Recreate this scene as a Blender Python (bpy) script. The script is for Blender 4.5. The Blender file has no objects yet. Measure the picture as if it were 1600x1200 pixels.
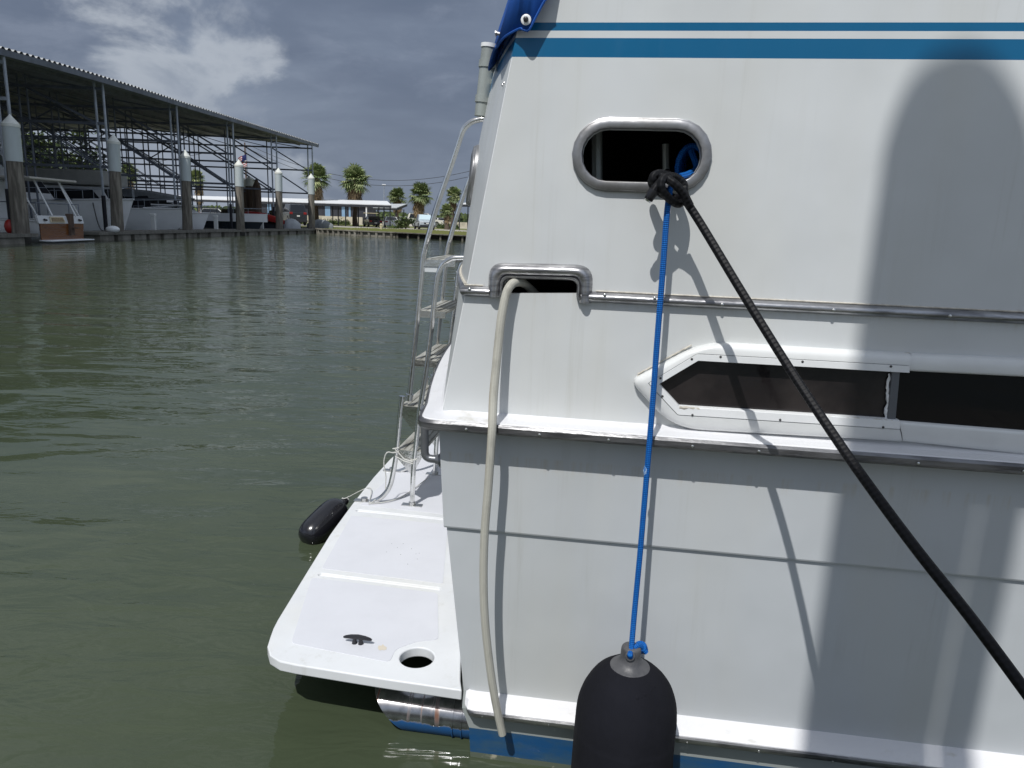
import bpy, bmesh, math, random
from mathutils import Vector, Matrix, Euler, noise
random.seed(7)
SC = bpy.context.scene
COL = SC.collection
V = Vector
rad = math.radians

# ------------------------------------------------------------------ camera
FPX = 1130.0; PITCH = rad(12.52); ROLL = .0368; CAMZ = 1.62
R0 = V((1, 0, 0)); U0 = V((0, math.sin(PITCH), math.cos(PITCH))); FW = V((0, math.cos(PITCH), -math.sin(PITCH)))
CR = R0*math.cos(ROLL) + U0*math.sin(ROLL); CU = -R0*math.sin(ROLL) + U0*math.cos(ROLL)
CAM = V((0, 0, CAMZ))
cd = bpy.data.cameras.new('camera'); cam = bpy.data.objects.new('camera', cd); COL.objects.link(cam)
cd.sensor_width = 36; cd.lens = 36*FPX/1600; cd.clip_start = .05; cd.clip_end = 6000
m3 = Matrix((CR, CU, -FW)).transposed()
cam.matrix_world = Matrix.Translation(CAM) @ m3.to_4x4()
SC.camera = cam

# ------------------------------------------------------------------ frame of the yacht (s = forward, w = outboard, z = up)
YAW = rad(7.75)
AU = V((math.cos(YAW), -math.sin(YAW), 0)); AV = V((math.sin(YAW), math.cos(YAW), 0))
def ray(x, y): return FW + CR*((x-800)/FPX) + CU*((600-y)/FPX)
def onz(x, y, z=0.0):
    d = ray(x, y); return CAM + d*((z-CAMZ)/d.z)
def ond(x, y, D):
    d = ray(x, y); return CAM + d*(D/d.y)
ORG = onz(735, 1182)
def loc(P): q = P-ORG; return V((q.dot(AU), q.dot(AV), q.z))
def onw(x, y, w=0.0):            # point of the photo on the vertical plane w metres outboard of the hull side -> (s, -w, z)
    d = ray(x, y); a = -(CAM-ORG).dot(AV); b = -d.dot(AV)
    return loc(CAM + d*((w-a)/b))
def toworld(p): return ORG + AU*p[0] + AV*p[1] + V((0, 0, p[2]))

# ------------------------------------------------------------------ sun and sky
SL, SM = .27, 1.55                 # sideways and downward travel of the sunlight per metre towards the hull
sdir = (AU*SL + AV + V((0, 0, -SM))).normalized()
sd = bpy.data.lights.new('sun', 'SUN'); sd.energy = 2.85; sd.angle = rad(.53); sd.color = (1, .985, .955)
sun = bpy.data.objects.new('sun', sd); COL.objects.link(sun)
sun.rotation_euler = sdir.to_track_quat('-Z', 'Y').to_euler()
SUNEL = math.asin(-sdir.z); SUNAZ = math.atan2(-sdir.x, -sdir.y)
SC.view_settings.view_transform = 'Standard'; SC.view_settings.look = 'None'
SC.view_settings.exposure = 0.3; SC.view_settings.gamma = 1.0; SC.view_settings.use_curve_mapping = False
SC.render.engine = 'CYCLES'
SC.cycles.max_bounces = 8; SC.cycles.use_denoising = True

class NT:
    def __init__(s, nt): s.nt = nt
    def n(s, t, **k):
        o = s.nt.nodes.new(t)
        for a, b in k.items(): setattr(o, a, b)
        return o
    def l(s, a, b): s.nt.links.new(a, b)
    def put(s, sock, v):
        if isinstance(v, bpy.types.NodeSocket): s.l(v, sock)
        elif isinstance(v, (tuple, list)) and len(v) == 3 and sock.type == 'RGBA': sock.default_value = (*v, 1)
        else: sock.default_value = v
    def math(s, op, a, b=0.0, c=0.0, clamp=False):
        o = s.n('ShaderNodeMath', operation=op, use_clamp=clamp)
        for i, x in enumerate((a, b, c)): s.put(o.inputs[i], x)
        return o.outputs[0]
    def mix(s, f, a, b):
        o = s.n('ShaderNodeMix', data_type='RGBA'); s.put(o.inputs[0], f); s.put(o.inputs[6], a); s.put(o.inputs[7], b); return o.outputs[2]
    def noise(s, vec, scale, detail=3, rough=.55, dist=0.0):
        o = s.n('ShaderNodeTexNoise'); s.l(vec, o.inputs['Vector']); o.inputs['Scale'].default_value = scale
        o.inputs['Detail'].default_value = detail; o.inputs['Roughness'].default_value = rough; o.inputs['Distortion'].default_value = dist
        return o.outputs[0]
    def mapped(s, vec, sc=(1, 1, 1), lo=(0, 0, 0), rot=(0, 0, 0)):
        o = s.n('ShaderNodeMapping'); s.l(vec, o.inputs[0]); o.inputs['Scale'].default_value = sc
        o.inputs['Location'].default_value = lo; o.inputs['Rotation'].default_value = rot; return o.outputs[0]
    def ramp(s, f, stops):
        o = s.n('ShaderNodeValToRGB'); s.l(f, o.inputs[0]); e = o.color_ramp.elements
        while len(e) < len(stops): e.new(.5)
        for k, (p, c) in enumerate(stops):
            e[k].position = p; e[k].color = (*c, 1) if isinstance(c, tuple) else (c, c, c, 1)
        return o.outputs[0]
    def step(s, x, a, b):
        o = s.n('ShaderNodeMapRange', interpolation_type='SMOOTHSTEP'); s.put(o.inputs[0], x)
        o.inputs[1].default_value = a; o.inputs[2].default_value = b; return o.outputs[0]

world = bpy.data.worlds.new("World"); SC.world = world; world.use_nodes = True
W = NT(world.node_tree); W.nt.nodes.clear()
tc = W.n('ShaderNodeTexCoord').outputs['Generated']
sky = W.n('ShaderNodeTexSky', sky_type='NISHITA', sun_disc=False)
sky.sun_elevation = SUNEL; sky.sun_rotation = SUNAZ; sky.air_density = 1.2; sky.dust_density = 2.0
skyc = W.n('ShaderNodeMix', data_type='RGBA', blend_type='MULTIPLY'); skyc.inputs[0].default_value = 1
W.l(sky.outputs[0], skyc.inputs[6]); skyc.inputs[7].default_value = (.042, .042, .042, 1)
sx = W.n('ShaderNodeSeparateXYZ'); W.l(tc, sx.inputs[0])
# direction in azimuth / elevation-like coordinates of a flat cloud base
zz = W.math('ADD', W.math('MAXIMUM', sx.outputs[2], 0.0), .16)
cx = W.math('DIVIDE', sx.outputs[0], zz); cy = W.math('DIVIDE', sx.outputs[1], zz)
cmb = W.n('ShaderNodeCombineXYZ'); W.l(cx, cmb.inputs[0]); W.l(cy, cmb.inputs[1])
cv = cmb.outputs[0]
n1 = W.noise(W.mapped(cv, (1, 1, 1), (3.1, 1.7, .3)), 1.1, 7, .52, .25)
n2 = W.noise(W.mapped(cv, (1, 1, 1), (9.1, 4.7, 2.3)), .42, 4, .5, .2)
base = W.ramp(n1, [(.28, (.082, .112, .170)), (.48, (.118, .150, .215)), (.62, (.165, .205, .28)), (.78, (.26, .30, .37))])
base2 = W.ramp(n2, [(.33, (.66, .68, .74)), (.66, (1.42, 1.38, 1.3))])
cl = W.n('ShaderNodeMix', data_type='RGBA', blend_type='MULTIPLY'); cl.inputs[0].default_value = 1
W.l(base, cl.inputs[6]); W.l(base2, cl.inputs[7]); clo = cl.outputs[2]
# a paler break low in the cloud to the left, and the even grey rain light near the horizon
def lobe(px, py, wide, soft):
    d = ray(px, py).normalized()
    dp = W.n('ShaderNodeVectorMath', operation='DOT_PRODUCT'); W.l(tc, dp.inputs[0]); dp.inputs[1].default_value = d
    return W.step(dp.outputs['Value'], math.cos(rad(wide)), math.cos(rad(soft)))
nb = W.noise(W.mapped(tc, (1, 1, 1.5), (7.7, 1.2, 3.)), 6.5, 11, .56, .35)
yy = W.math('MAXIMUM', sx.outputs[1], .05); az = W.math('DIVIDE', sx.outputs[0], yy); el = W.math('DIVIDE', sx.outputs[2], yy)
eline = W.math('MINIMUM', .205, W.math('MULTIPLY_ADD', az, -.87, -.155))
dd = W.math('ADD', W.math('SUBTRACT', eline, el), W.math('MULTIPLY', W.math('SUBTRACT', nb, .5), .62))
bmask = W.math('MULTIPLY', W.step(dd, -.03, .075), W.step(sx.outputs[1], .1, .4))
clo = W.mix(W.math('MULTIPLY', W.math('MAXIMUM', lobe(620, 90, 17, 4), lobe(20, 10, 12, 3)), .38), clo, (.085, .108, .160))
fine = W.noise(W.mapped(tc, (1, 1, 2.2), (1, 7, 2)), 9, 8, .6, .3)
clo = W.mix(W.math('MULTIPLY', W.step(fine, .48, .72), .3), clo, (.27, .31, .39))
clo = W.mix(W.math('MULTIPLY', W.step(sx.outputs[2], .27, .5), .62), clo, W.mix(W.step(fine, .3, .7), (.19, .225, .285), (.62, .655, .69)))
hz = W.step(sx.outputs[2], .24, .02)
clo = W.mix(W.math('MULTIPLY', hz, .72), clo, (.165, .196, .250))
clo = W.mix(W.math('MULTIPLY', bmask, .92), clo, W.mix(W.math('MULTIPLY', W.step(dd, .17, .02), W.step(nb, .40, .60)), W.mix(W.step(fine, .3, .7), (.205, .24, .30), (.265, .30, .36)), (.38, .415, .465)))
# behind the viewer the cover opens to blue sky
op = W.step(sx.outputs[1], -.02, -.45)
fin = W.mix(op, clo, W.mix(W.step(n2, .46, .56), (.37, .435, .55), skyc.outputs[2]))
bg = W.n('ShaderNodeBackground'); W.l(fin, bg.inputs[0]); bg.inputs[1].default_value = 1.0
wo = W.n('ShaderNodeOutputWorld'); W.l(bg.outputs[0], wo.inputs[0])

# ------------------------------------------------------------------ materials
MATS = {}
def mat(name, col, rough=.5, metal=0.0, var=.0, vs=6.0, bump=0.0, bs=40.0, coat=0.0, vcol=None, stretch=(1, 1, 1), spec=.5, vlo=.35, vhi=.7, bd=.01):
    if name in MATS: return MATS[name]
    m = bpy.data.materials.new(name); m.use_nodes = True; T = NT(m.node_tree); p = T.nt.nodes['Principled BSDF']
    p.inputs['Roughness'].default_value = rough; p.inputs['Metallic'].default_value = metal
    p.inputs['Coat Weight'].default_value = coat; p.inputs['Coat Roughness'].default_value = .12; p.inputs['Specular IOR Level'].default_value = spec
    c = T.n('ShaderNodeTexCoord').outputs['Object']
    if var > 0 or vcol:
        nz = T.noise(T.mapped(c, stretch), vs, 5, .6)
        f = T.step(nz, vlo, vhi)
        c2 = vcol or tuple(x*(1-var) for x in col)
        T.l(T.mix(f, col, c2), p.inputs['Base Color'])
        T.l(T.math('ADD', T.math('MULTIPLY', f, .12), max(.02, rough-.05)), p.inputs['Roughness'])
    else: p.inputs['Base Color'].default_value = (*col, 1)
    if bump > 0:
        b = T.n('ShaderNodeBump'); b.inputs['Strength'].default_value = bump; b.inputs['Distance'].default_value = bd
        T.l(T.noise(T.mapped(c, stretch), bs, 4), b.inputs['Height']); T.l(b.outputs[0], p.inputs['Normal'])
    MATS[name] = m; m['p'] = 1; return m

def gelcoat(name, col, stripes=False, rail_streaks=(), rough=.3):
    m = bpy.data.materials.new(name); m.use_nodes = True; T = NT(m.node_tree); p = T.nt.nodes['Principled BSDF']
    c = T.n('ShaderNodeTexCoord').outputs['Object']
    s = T.n('ShaderNodeSeparateXYZ'); T.l(c, s.inputs[0])
    big = T.noise(c, 2.3, 4, .5)
    col2 = tuple(x*.91 for x in col)
    k = T.mix(T.step(big, .35, .7), col, col2)
    # rain streaks of grime that run down the side, weak and narrow
    st = T.noise(T.mapped(c, (26, 26, .9)), 1.0, 6, .7)
    st = T.step(st, .50, .76)
    wv = T.step(T.noise(T.mapped(c, (2.6, 2.6, .5), (3, 1, 4)), 1.0, 3, .55), .45, .75)
    k = T.mix(T.math('MULTIPLY', wv, .45), k, (col[0]*.97, col[1]*.93, col[2]*.83))
    patch = T.step(T.noise(T.mapped(c, (3, 3, 1.4), (5, 2, 1)), 1.0, 3, .5), .42, .66)
    k = T.mix(T.math('MULTIPLY', T.math('MULTIPLY', st, patch), .6), k, (col[0]*.74, col[1]*.72, col[2]*.66))
    for z, h in rail_streaks:
        e = T.math('MULTIPLY', T.step(s.outputs[2], z-h, z), T.step(T.noise(T.mapped(c, (60, 60, 3)), 1.0, 4, .7), .45, .75))
        e = T.math('MULTIPLY', e, T.step(s.outputs[2], z+.012, z+.002))
        k = T.mix(T.math('MULTIPLY', e, .5), k, (.45, .40, .31))
    # tiny specks
    sp = T.step(T.noise(c, 95, 2, .5), .77, .82)
    k = T.mix(T.math('MULTIPLY', sp, .25), k, (.45, .43, .38))
    if stripes:
        for a, b in stripes:
            e = T.math('MULTIPLY', T.math('GREATER_THAN', s.outputs[2], a), T.math('LESS_THAN', s.outputs[2], b))
            blue = T.mix(big, (.004, .122, .262), (.003, .102, .23))
            k = T.mix(e, k, blue)
    T.l(k, p.inputs['Base Color'])
    p.inputs['Roughness'].default_value = rough; p.inputs['Specular IOR Level'].default_value = .42
    T.l(T.math('ADD', T.math('MULTIPLY', st, .15), rough), p.inputs['Roughness'])
    b = T.n('ShaderNodeBump'); b.inputs['Strength'].default_value = .35; b.inputs['Distance'].default_value = .02
    T.l(T.noise(T.mapped(c, (1, 1, .6)), 5.5, 2, .4), b.inputs['Height'])
    T.l(b.outputs[0], p.inputs['Normal'])
    MATS[name] = m; return m

GEL = (.625, .645, .65)
M_cabin = gelcoat('gelcoat_cabin', GEL, [(2.024, 2.068), (2.0845, 2.103)], [(1.458, .0), (1.452, .06)])
M_hull = gelcoat('gelcoat_hull', (.535, .56, .58), False, [(.98, .05)])  # darker than the cabin: weaker sun on the flared side put into the colour
M_plat = gelcoat('gelcoat_platform', (.70, .715, .73), rough=.35)
M_panel = mat('platform_nonskid', (.64, .65, .69), .55, var=.05, vs=5, bump=.15, bs=220, bd=.002)
M_ledge = mat('ledge_paint', (.70, .70, .715), .4, vcol=(.54, .53, .49), vs=9, stretch=(1, 1, 4), vlo=.6, vhi=.75, bump=.5, bs=14, bd=.006)
M_frame = mat('window_moulding', (.74, .75, .74), .35, var=.07, vs=7, bump=.15, bs=9)
M_trim = mat('white_trim', (.82, .83, .83), .3, var=.05, vs=12)
M_steel = mat('stainless', (.78, .78, .77), .16, 1.0, var=.25, vs=14, bump=.08, bs=60)
M_rub = mat('worn_alloy', (.40, .40, .41), .33, .85, vcol=(.17, .17, .18), vs=11, stretch=(1, 1, 6), bump=.3, bs=25, bd=.004)
M_rubdark = mat('dark_rub', (.10, .10, .105), .35, .3, vcol=(.22, .21, .2), vs=14, stretch=(1, 1, 5), bump=.3, bs=25)
M_raildark = mat('worn_dark_alloy', (.20, .20, .205), .36, .7, vcol=(.09, .09, .095), vs=9, stretch=(1, 1, 6), bump=.3, bs=25, bd=.004)
M_chrome = mat('porthole_chrome', (.36, .36, .37), .42, .8, vcol=(.20, .195, .19), vs=9, bump=.2, bs=45, bd=.003)
M_screw = mat('screw_steel', (.6, .6, .58), .3, 1.0)
M_darkscrew = mat('dark_screw', (.04, .04, .04), .5)
M_dark = mat('interior_shade', (.02, .02, .022), .8)  # near-black so the inside of the openings is painted as shade
M_glass = mat('tinted_glass', (.014, .012, .0125), .12, var=.5, vs=5, bump=.05, bs=30, vcol=(.032, .027, .026), spec=.35)
M_glass2 = mat('tinted_glass_dark', (.005, .005, .006), .09, var=.3, vs=5, spec=.25)
M_seal = mat('old_sealant', (.60, .56, .48), .7, var=.3, vs=60, bump=.5, bs=90)
M_grey = mat('divider_grey', (.13, .14, .16), .35, .5)
M_gray_pvc = mat('grey_pvc', (.36, .39, .37), .4, 0.2, var=.25, vs=20, stretch=(1, 1, .3))
M_canvas = mat('blue_canvas', (.0, .075, .36), .75, var=.15, vs=10, bump=.35, bs=700, bd=.001)
M_blackp = mat('black_plastic', (.018, .018, .022), .4)
M_boot = mat('boot_blue', (.01, .07, .19), .35, vcol=(.035, .085, .14), vs=7, stretch=(1, 1, 3))
M_antifoul = mat('scum_line', (.10, .12, .09), .6, vcol=(.36, .34, .26), vs=22, vlo=.55, vhi=.7)
M_greyhull = mat('hull_grey', (.30, .325, .32), .4, vcol=(.48, .48, .45), vs=13, vlo=.62, vhi=.74)

# exhaust: bright steel above, blue antifouling below, rust runs
def m_exhaust():
    m = bpy.data.materials.new('exhaust_steel'); m.use_nodes = True; T = NT(m.node_tree); p = T.nt.nodes['Principled BSDF']
    c = T.n('ShaderNodeTexCoord').outputs['Object']; s = T.n('ShaderNodeSeparateXYZ'); T.l(c, s.inputs[0])
    nz = T.noise(c, 22, 4, .6)
    low = T.step(T.math('ADD', s.outputs[2], T.math('MULTIPLY', nz, .03)), .068, .060)
    rust = T.math('MULTIPLY', T.step(T.noise(T.mapped(c, (24, 0, 2.), (.5, 0, 0)), 1.0, 3, .6), .56, .66), T.step(s.outputs[2], .03, .09))
    k = T.mix(T.step(nz, .4, .65), (.42, .42, .43), (.26, .26, .27))
    k = T.mix(rust, k, (.16, .055, .02)); k = T.mix(low, k, T.mix(nz, (.008, .09, .28), (.02, .08, .19)))
    T.l(k, p.inputs['Base Color'])
    T.l(T.math('SUBTRACT', .95, T.math('MAXIMUM', low, rust), clamp=True), p.inputs['Metallic'])
    T.l(T.math('ADD', T.math('MULTIPLY', T.math('MAXIMUM', low, rust), .3), .22), p.inputs['Roughness'])
    MATS['exhaust_steel'] = m; return m
M_exh = m_exhaust()

def m_rope(name, ca, cb, per, rough=.75, depth=.35, ns=4, stain=None):
    # braid: two crossed helices in object UV (u round, v along in metres)
    m = bpy.data.materials.new(name); m.use_nodes = True; T = NT(m.node_tree); p = T.nt.nodes['Principled BSDF']
    uv = T.n('ShaderNodeUVMap').outputs[0]; s = T.n('ShaderNodeSeparateXYZ'); T.l(uv, s.inputs[0])
    def strand(sg):
        a = T.math('ADD', T.math('MULTIPLY', s.outputs[0], sg*2*math.pi*ns), T.math('MULTIPLY', s.outputs[1], 2*math.pi/per))
        return T.math('SINE', a)
    a, b = strand(1), strand(-1)
    h = T.math('MULTIPLY', a, b)
    f = T.step(h, -.5, .6)
    nz = T.noise(T.n('ShaderNodeTexCoord').outputs['Object'], 60, 3)
    kk = T.mix(T.math('MULTIPLY', f, T.math('ADD', nz, .3)), cb, ca)
    if stain:
        o_ = T.n('ShaderNodeTexCoord').outputs['Object']; z_ = T.n('ShaderNodeSeparateXYZ'); T.l(o_, z_.inputs[0])
        side_ = T.step(T.math('ABSOLUTE', T.math('SUBTRACT', s.outputs[0], .5)), .22, .40)
        m1 = T.math('MULTIPLY', T.step(T.noise(T.mapped(o_, (9, 9, 5)), 1.0, 4, .6), .40, .62), T.step(z_.outputs[2], .75, 1.35))
        kk = T.mix(T.math('MULTIPLY', T.math('MULTIPLY', m1, side_), .85), kk, stain)
        kk = T.mix(T.math('MULTIPLY', T.step(T.noise(T.mapped(o_, (30, 30, 9)), 1.0, 3, .6), .5, .7), .35), kk, (.20, .19, .16))
    T.l(kk, p.inputs['Base Color']); p.inputs['Roughness'].default_value = rough; p.inputs['Specular IOR Level'].default_value = .22
    bp = T.n('ShaderNodeBump'); bp.inputs['Strength'].default_value = depth; bp.inputs['Distance'].default_value = .004
    T.l(h, bp.inputs['Height']); T.l(bp.outputs[0], p.inputs['Normal'])
    MATS[name] = m; return m
M_rope = m_rope('black_braid', (.009, .0095, .012), (.004, .004, .005), .022, .55, .25, 3)
M_blue = m_rope('blue_line', (.008, .16, .52), (.004, .07, .30), .010, .6, .4)
M_hose = m_rope('braided_hose', (.50, .49, .43), (.42, .41, .36), .007, .35, .1, 5, (.30, .19, .075))
M_string = m_rope('white_string', (.75, .75, .72), (.5, .5, .47), .01)
M_fender = mat('fender_cloth', (.0045, .0048, .0075), .95, vcol=(.011, .0115, .016), vs=3.2, bump=.6, bs=26, bd=.006, spec=.2, stretch=(1, 1, .5))
M_rubber = mat('fender_rubber', (.055, .056, .062), .5, vcol=(.10, .10, .105), vs=14, bump=.2, bs=40)

# ------------------------------------------------------------------ geometry helpers
class MB:
    def __init__(s): s.v = []; s.f = []; s.m = []; s.uv = {}
    def add(s, vs, fs, mi=0, uvs=None):
        o = len(s.v); s.v += [tuple(q) for q in vs]
        for i, f in enumerate(fs):
            if uvs: s.uv[len(s.f)] = uvs[i]
            s.f.append(tuple(o+k for k in f)); s.m.append(mi)
        return s
    def box(s, a, b, mi=0, M=None):
        x0, y0, z0 = a; x1, y1, z1 = b
        vs = [V(p) for p in ((x0,y0,z0),(x1,y0,z0),(x1,y1,z0),(x0,y1,z0),(x0,y0,z1),(x1,y0,z1),(x1,y1,z1),(x0,y1,z1))]
        if M: vs = [M @ p for p in vs]
        return s.add(vs, [(0,3,2,1),(4,5,6,7),(0,1,5,4),(1,2,6,5),(2,3,7,6),(3,0,4,7)], mi)
    def bar(s, a, b, w, h=None, mi=0):
        a = V(a); b = V(b); h = h or w; d = (b-a)
        if d.length < 1e-6: return s
        d.normalize(); up = V((0,0,1)) if abs(d.z) < .95 else V((0,1,0))
        x = d.cross(up).normalized(); y = x.cross(d)
        vs = [p + x*sx*w/2 + y*sy*h/2 for p in (a, b) for sx, sy in ((-1,-1),(1,-1),(1,1),(-1,1))]
        return s.add(vs, [(0,1,2,3),(7,6,5,4),(0,4,5,1),(1,5,6,2),(2,6,7,3),(3,7,4,0)], mi)
    def tube(s, pts, r, n=10, cap=True, mi=0, closed=False):
        pts = [V(p) for p in pts]; N = len(pts)
        rs = r if isinstance(r, (list, tuple)) else [r]*N
        tan = []
        for i in range(N):
            if closed: t = pts[(i+1) % N]-pts[i-1]
            else: t = pts[min(i+1, N-1)]-pts[max(i-1, 0)]
            tan.append(t.normalized())
        up = V((0,0,1)) if abs(tan[0].z) < .9 else V((1,0,0))
        x = tan[0].cross(up).normalized(); vs = []; uvv = []; L = 0
        for i in range(N):
            x = (x - tan[i]*x.dot(tan[i])).normalized(); y = tan[i].cross(x)
            if i: L += (pts[i]-pts[i-1]).length
            uvv.append(L)
            for k in range(n):
                a = 2*math.pi*k/n; vs.append(pts[i] + (x*math.cos(a)+y*math.sin(a))*rs[i])
        fs = []; uvs = []
        for i in range(N if closed else N-1):
            j = (i+1) % N
            for k in range(n):
                fs.append((i*n+k, i*n+(k+1) % n, j*n+(k+1) % n, j*n+k))
                u0, u1 = k/n, (k+1)/n; uvs.append([(u0, uvv[i]), (u1, uvv[i]), (u1, uvv[j]), (u0, uvv[j])])
        if cap and not closed:
            fs.append(tuple(range(n))[::-1]); fs.append(tuple((N-1)*n+k for k in range(n)))
            uvs += [[(0, 0)]*n, [(0, 0)]*n]
        return s.add(vs, fs, mi, uvs)
    def lathe(s, prof, c=(0,0,0), n=32, mi=0, M=None):
        vs = []; fs = []; c = V(c)
        for r, z in prof:
            for k in range(n):
                a = 2*math.pi*k/n; p = V((r*math.cos(a), r*math.sin(a), z))
                vs.append((M @ p if M else p) + c)
        for i in range(len(prof)-1):
            for k in range(n): fs.append((i*n+k, i*n+(k+1) % n, (i+1)*n+(k+1) % n, (i+1)*n+k))
        fs.append(tuple(range(n))[::-1]); fs.append(tuple((len(prof)-1)*n+k for k in range(n)))
        return s.add(vs, fs, mi)
    def grid(s, rows, mi=0, closed=False):
        n = len(rows[0]); vs = [p for r in rows for p in r]; fs = []
        for i in range(len(rows)-1):
            for k in range(n if closed else n-1): fs.append((i*n+k, i*n+(k+1) % n, (i+1)*n+(k+1) % n, (i+1)*n+k))
        return s.add(vs, fs, mi)
    def prism(s, poly, d, mi=0):         # polygon (3D points) extruded by vector d
        d = V(d); n = len(poly); vs = [V(p) for p in poly] + [V(p)+d for p in poly]
        fs = [tuple(range(n))[::-1], tuple(range(n, 2*n))] + [(k, (k+1) % n, n+(k+1) % n, n+k) for k in range(n)]
        return s.add(vs, fs, mi)
    def ball(s, c, r, n=10, mi=0, sc=(1,1,1)):
        prof = [(max(1e-4, math.sin(math.pi*i/n)), -math.cos(math.pi*i/n)) for i in range(n+1)]
        M = Matrix.Diagonal((r*sc[0], r*sc[1], r*sc[2])).to_3x3()
        return s.lathe(prof, c, n=max(8, n+2), mi=mi, M=M)
    def build(s, name, mats, parent=None, smooth=False, bevel=0, seg=2, angle=35, fix=True):
        me = bpy.data.meshes.new(name); me.from_pydata(s.v, [], s.f)
        mats = mats if isinstance(mats, (list, tuple)) else [mats]
        for m in mats: me.materials.append(m)
        me.polygons.foreach_set('material_index', s.m)
        if s.uv:
            ul = me.uv_layers.new(name='UVMap')
            for pi, p in enumerate(me.polygons):
                u = s.uv.get(pi)
                if u:
                    for li, q in zip(p.loop_indices, u): ul.data[li].uv = q
        if fix:
            bm = bmesh.new(); bm.from_mesh(me); bmesh.ops.recalc_face_normals(bm, faces=bm.faces[:]); bm.to_mesh(me); bm.free()
        if smooth:
            me.polygons.foreach_set('use_smooth', [True]*len(me.polygons))
            me.set_sharp_from_angle(angle=rad(angle))
        me.update()
        o = bpy.data.objects.new(name, me); COL.objects.link(o)
        if parent: o.parent = parent
        if bevel:
            b = o.modifiers.new('bevel', 'BEVEL'); b.width = bevel; b.segments = seg; b.limit_method = 'ANGLE'; b.angle_limit = rad(40)
        return o

def tag(o, label=None, cat=None, group=None, kind=None):
    if label: o['label'] = label
    if cat: o['category'] = cat
    if group: o['group'] = group
    if kind: o['kind'] = kind
    return o
def empty(name, loc_=(0, 0, 0), rz=0.0):
    o = bpy.data.objects.new(name, None); COL.objects.link(o); o.location = loc_; o.rotation_euler = (0, 0, rz); o.empty_display_size = .2; return o
def smoothpath(pts, k=6):
    pts = [V(p) for p in pts]; out = []
    P = [pts[0]*2-pts[1]] + pts + [pts[-1]*2-pts[-2]]
    for i in range(1, len(P)-2):
        a, b, c, d = P[i-1:i+3]
        for j in range(k):
            t = j/k
            out.append(.5*((2*b) + (c-a)*t + (2*a-5*b+4*c-d)*t*t + (3*b-a-3*c+d)*t**3))
    out.append(pts[-1]); return out
def fillet(pts, r, n=5, closed=False):    # round the corners of a polyline of vectors
    pts = [V(p) for p in pts]; out = []; N = len(pts)
    for i in range(N):
        if not closed and i in (0, N-1): out.append(pts[i]); continue
        a, b, c = pts[i-1], pts[i], pts[(i+1) % N]
        rr = min(r if not isinstance(r, (list, tuple)) else r[i], (a-b).length*.48, (c-b).length*.48)
        if rr < 1e-5: out.append(b); continue
        p = b+(a-b).normalized()*rr; q = b+(c-b).normalized()*rr
        for k in range(n+1):
            t = k/n; out.append(p*(1-t)**2 + b*2*t*(1-t) + q*t*t)
    return out
def resample(pts, n, closed=False):
    pts = [V(p) for p in pts]
    if closed: pts = pts+[pts[0]]
    L = [0]
    for i in range(1, len(pts)): L.append(L[-1]+(pts[i]-pts[i-1]).length)
    out = []; m = n if closed else n-1; j = 0
    for i in range(n):
        t = L[-1]*i/m
        while j < len(L)-2 and L[j+1] < t: j += 1
        f = (t-L[j])/max(1e-9, L[j+1]-L[j]); out.append(pts[j].lerp(pts[j+1], min(1, f)))
    return out
def holed(outer, holes):            # 2D loops -> triangulated (verts2d, faces); loop index ranges kept in order
    bm = bmesh.new(); allv = []; es = []
    for lp in [outer]+holes:
        vs = [bm.verts.new((p[0], p[1], 0)) for p in lp]
        es += [bm.edges.new((vs[i], vs[(i+1) % len(vs)])) for i in range(len(vs))]; allv.append(vs)
    bmesh.ops.triangle_fill(bm, use_beauty=True, use_dissolve=False, edges=es, normal=(0, 0, 1))
    bm.verts.index_update()
    v = [(q.co.x, q.co.y) for q in bm.verts]; f = [tuple(q.index for q in g.verts) for g in bm.faces]; bm.free(); return v, f
def ribbon(mb, outer, inner, h, out, n=5, closed=False, mi=0, base=.002, flat=0.0):
    # rounded strip between two matching rails; out = outward vector
    out = V(out); rows = []
    for a, b in zip(outer, inner):
        r = []
        for k in range(n+1):
            t = k/n; e = math.sin(math.pi*t)**(.55 if not flat else flat)
            r.append(V(a).lerp(V(b), t) + out*(base*(0 if k in (0, n) else 1)+h*e))
        rows.append(r)
    if closed: rows.append(rows[0])
    mb.grid(rows, mi)
def bez(n): return [i/n for i in range(n+1)]
OUT = V((0, -1, 0))

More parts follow.
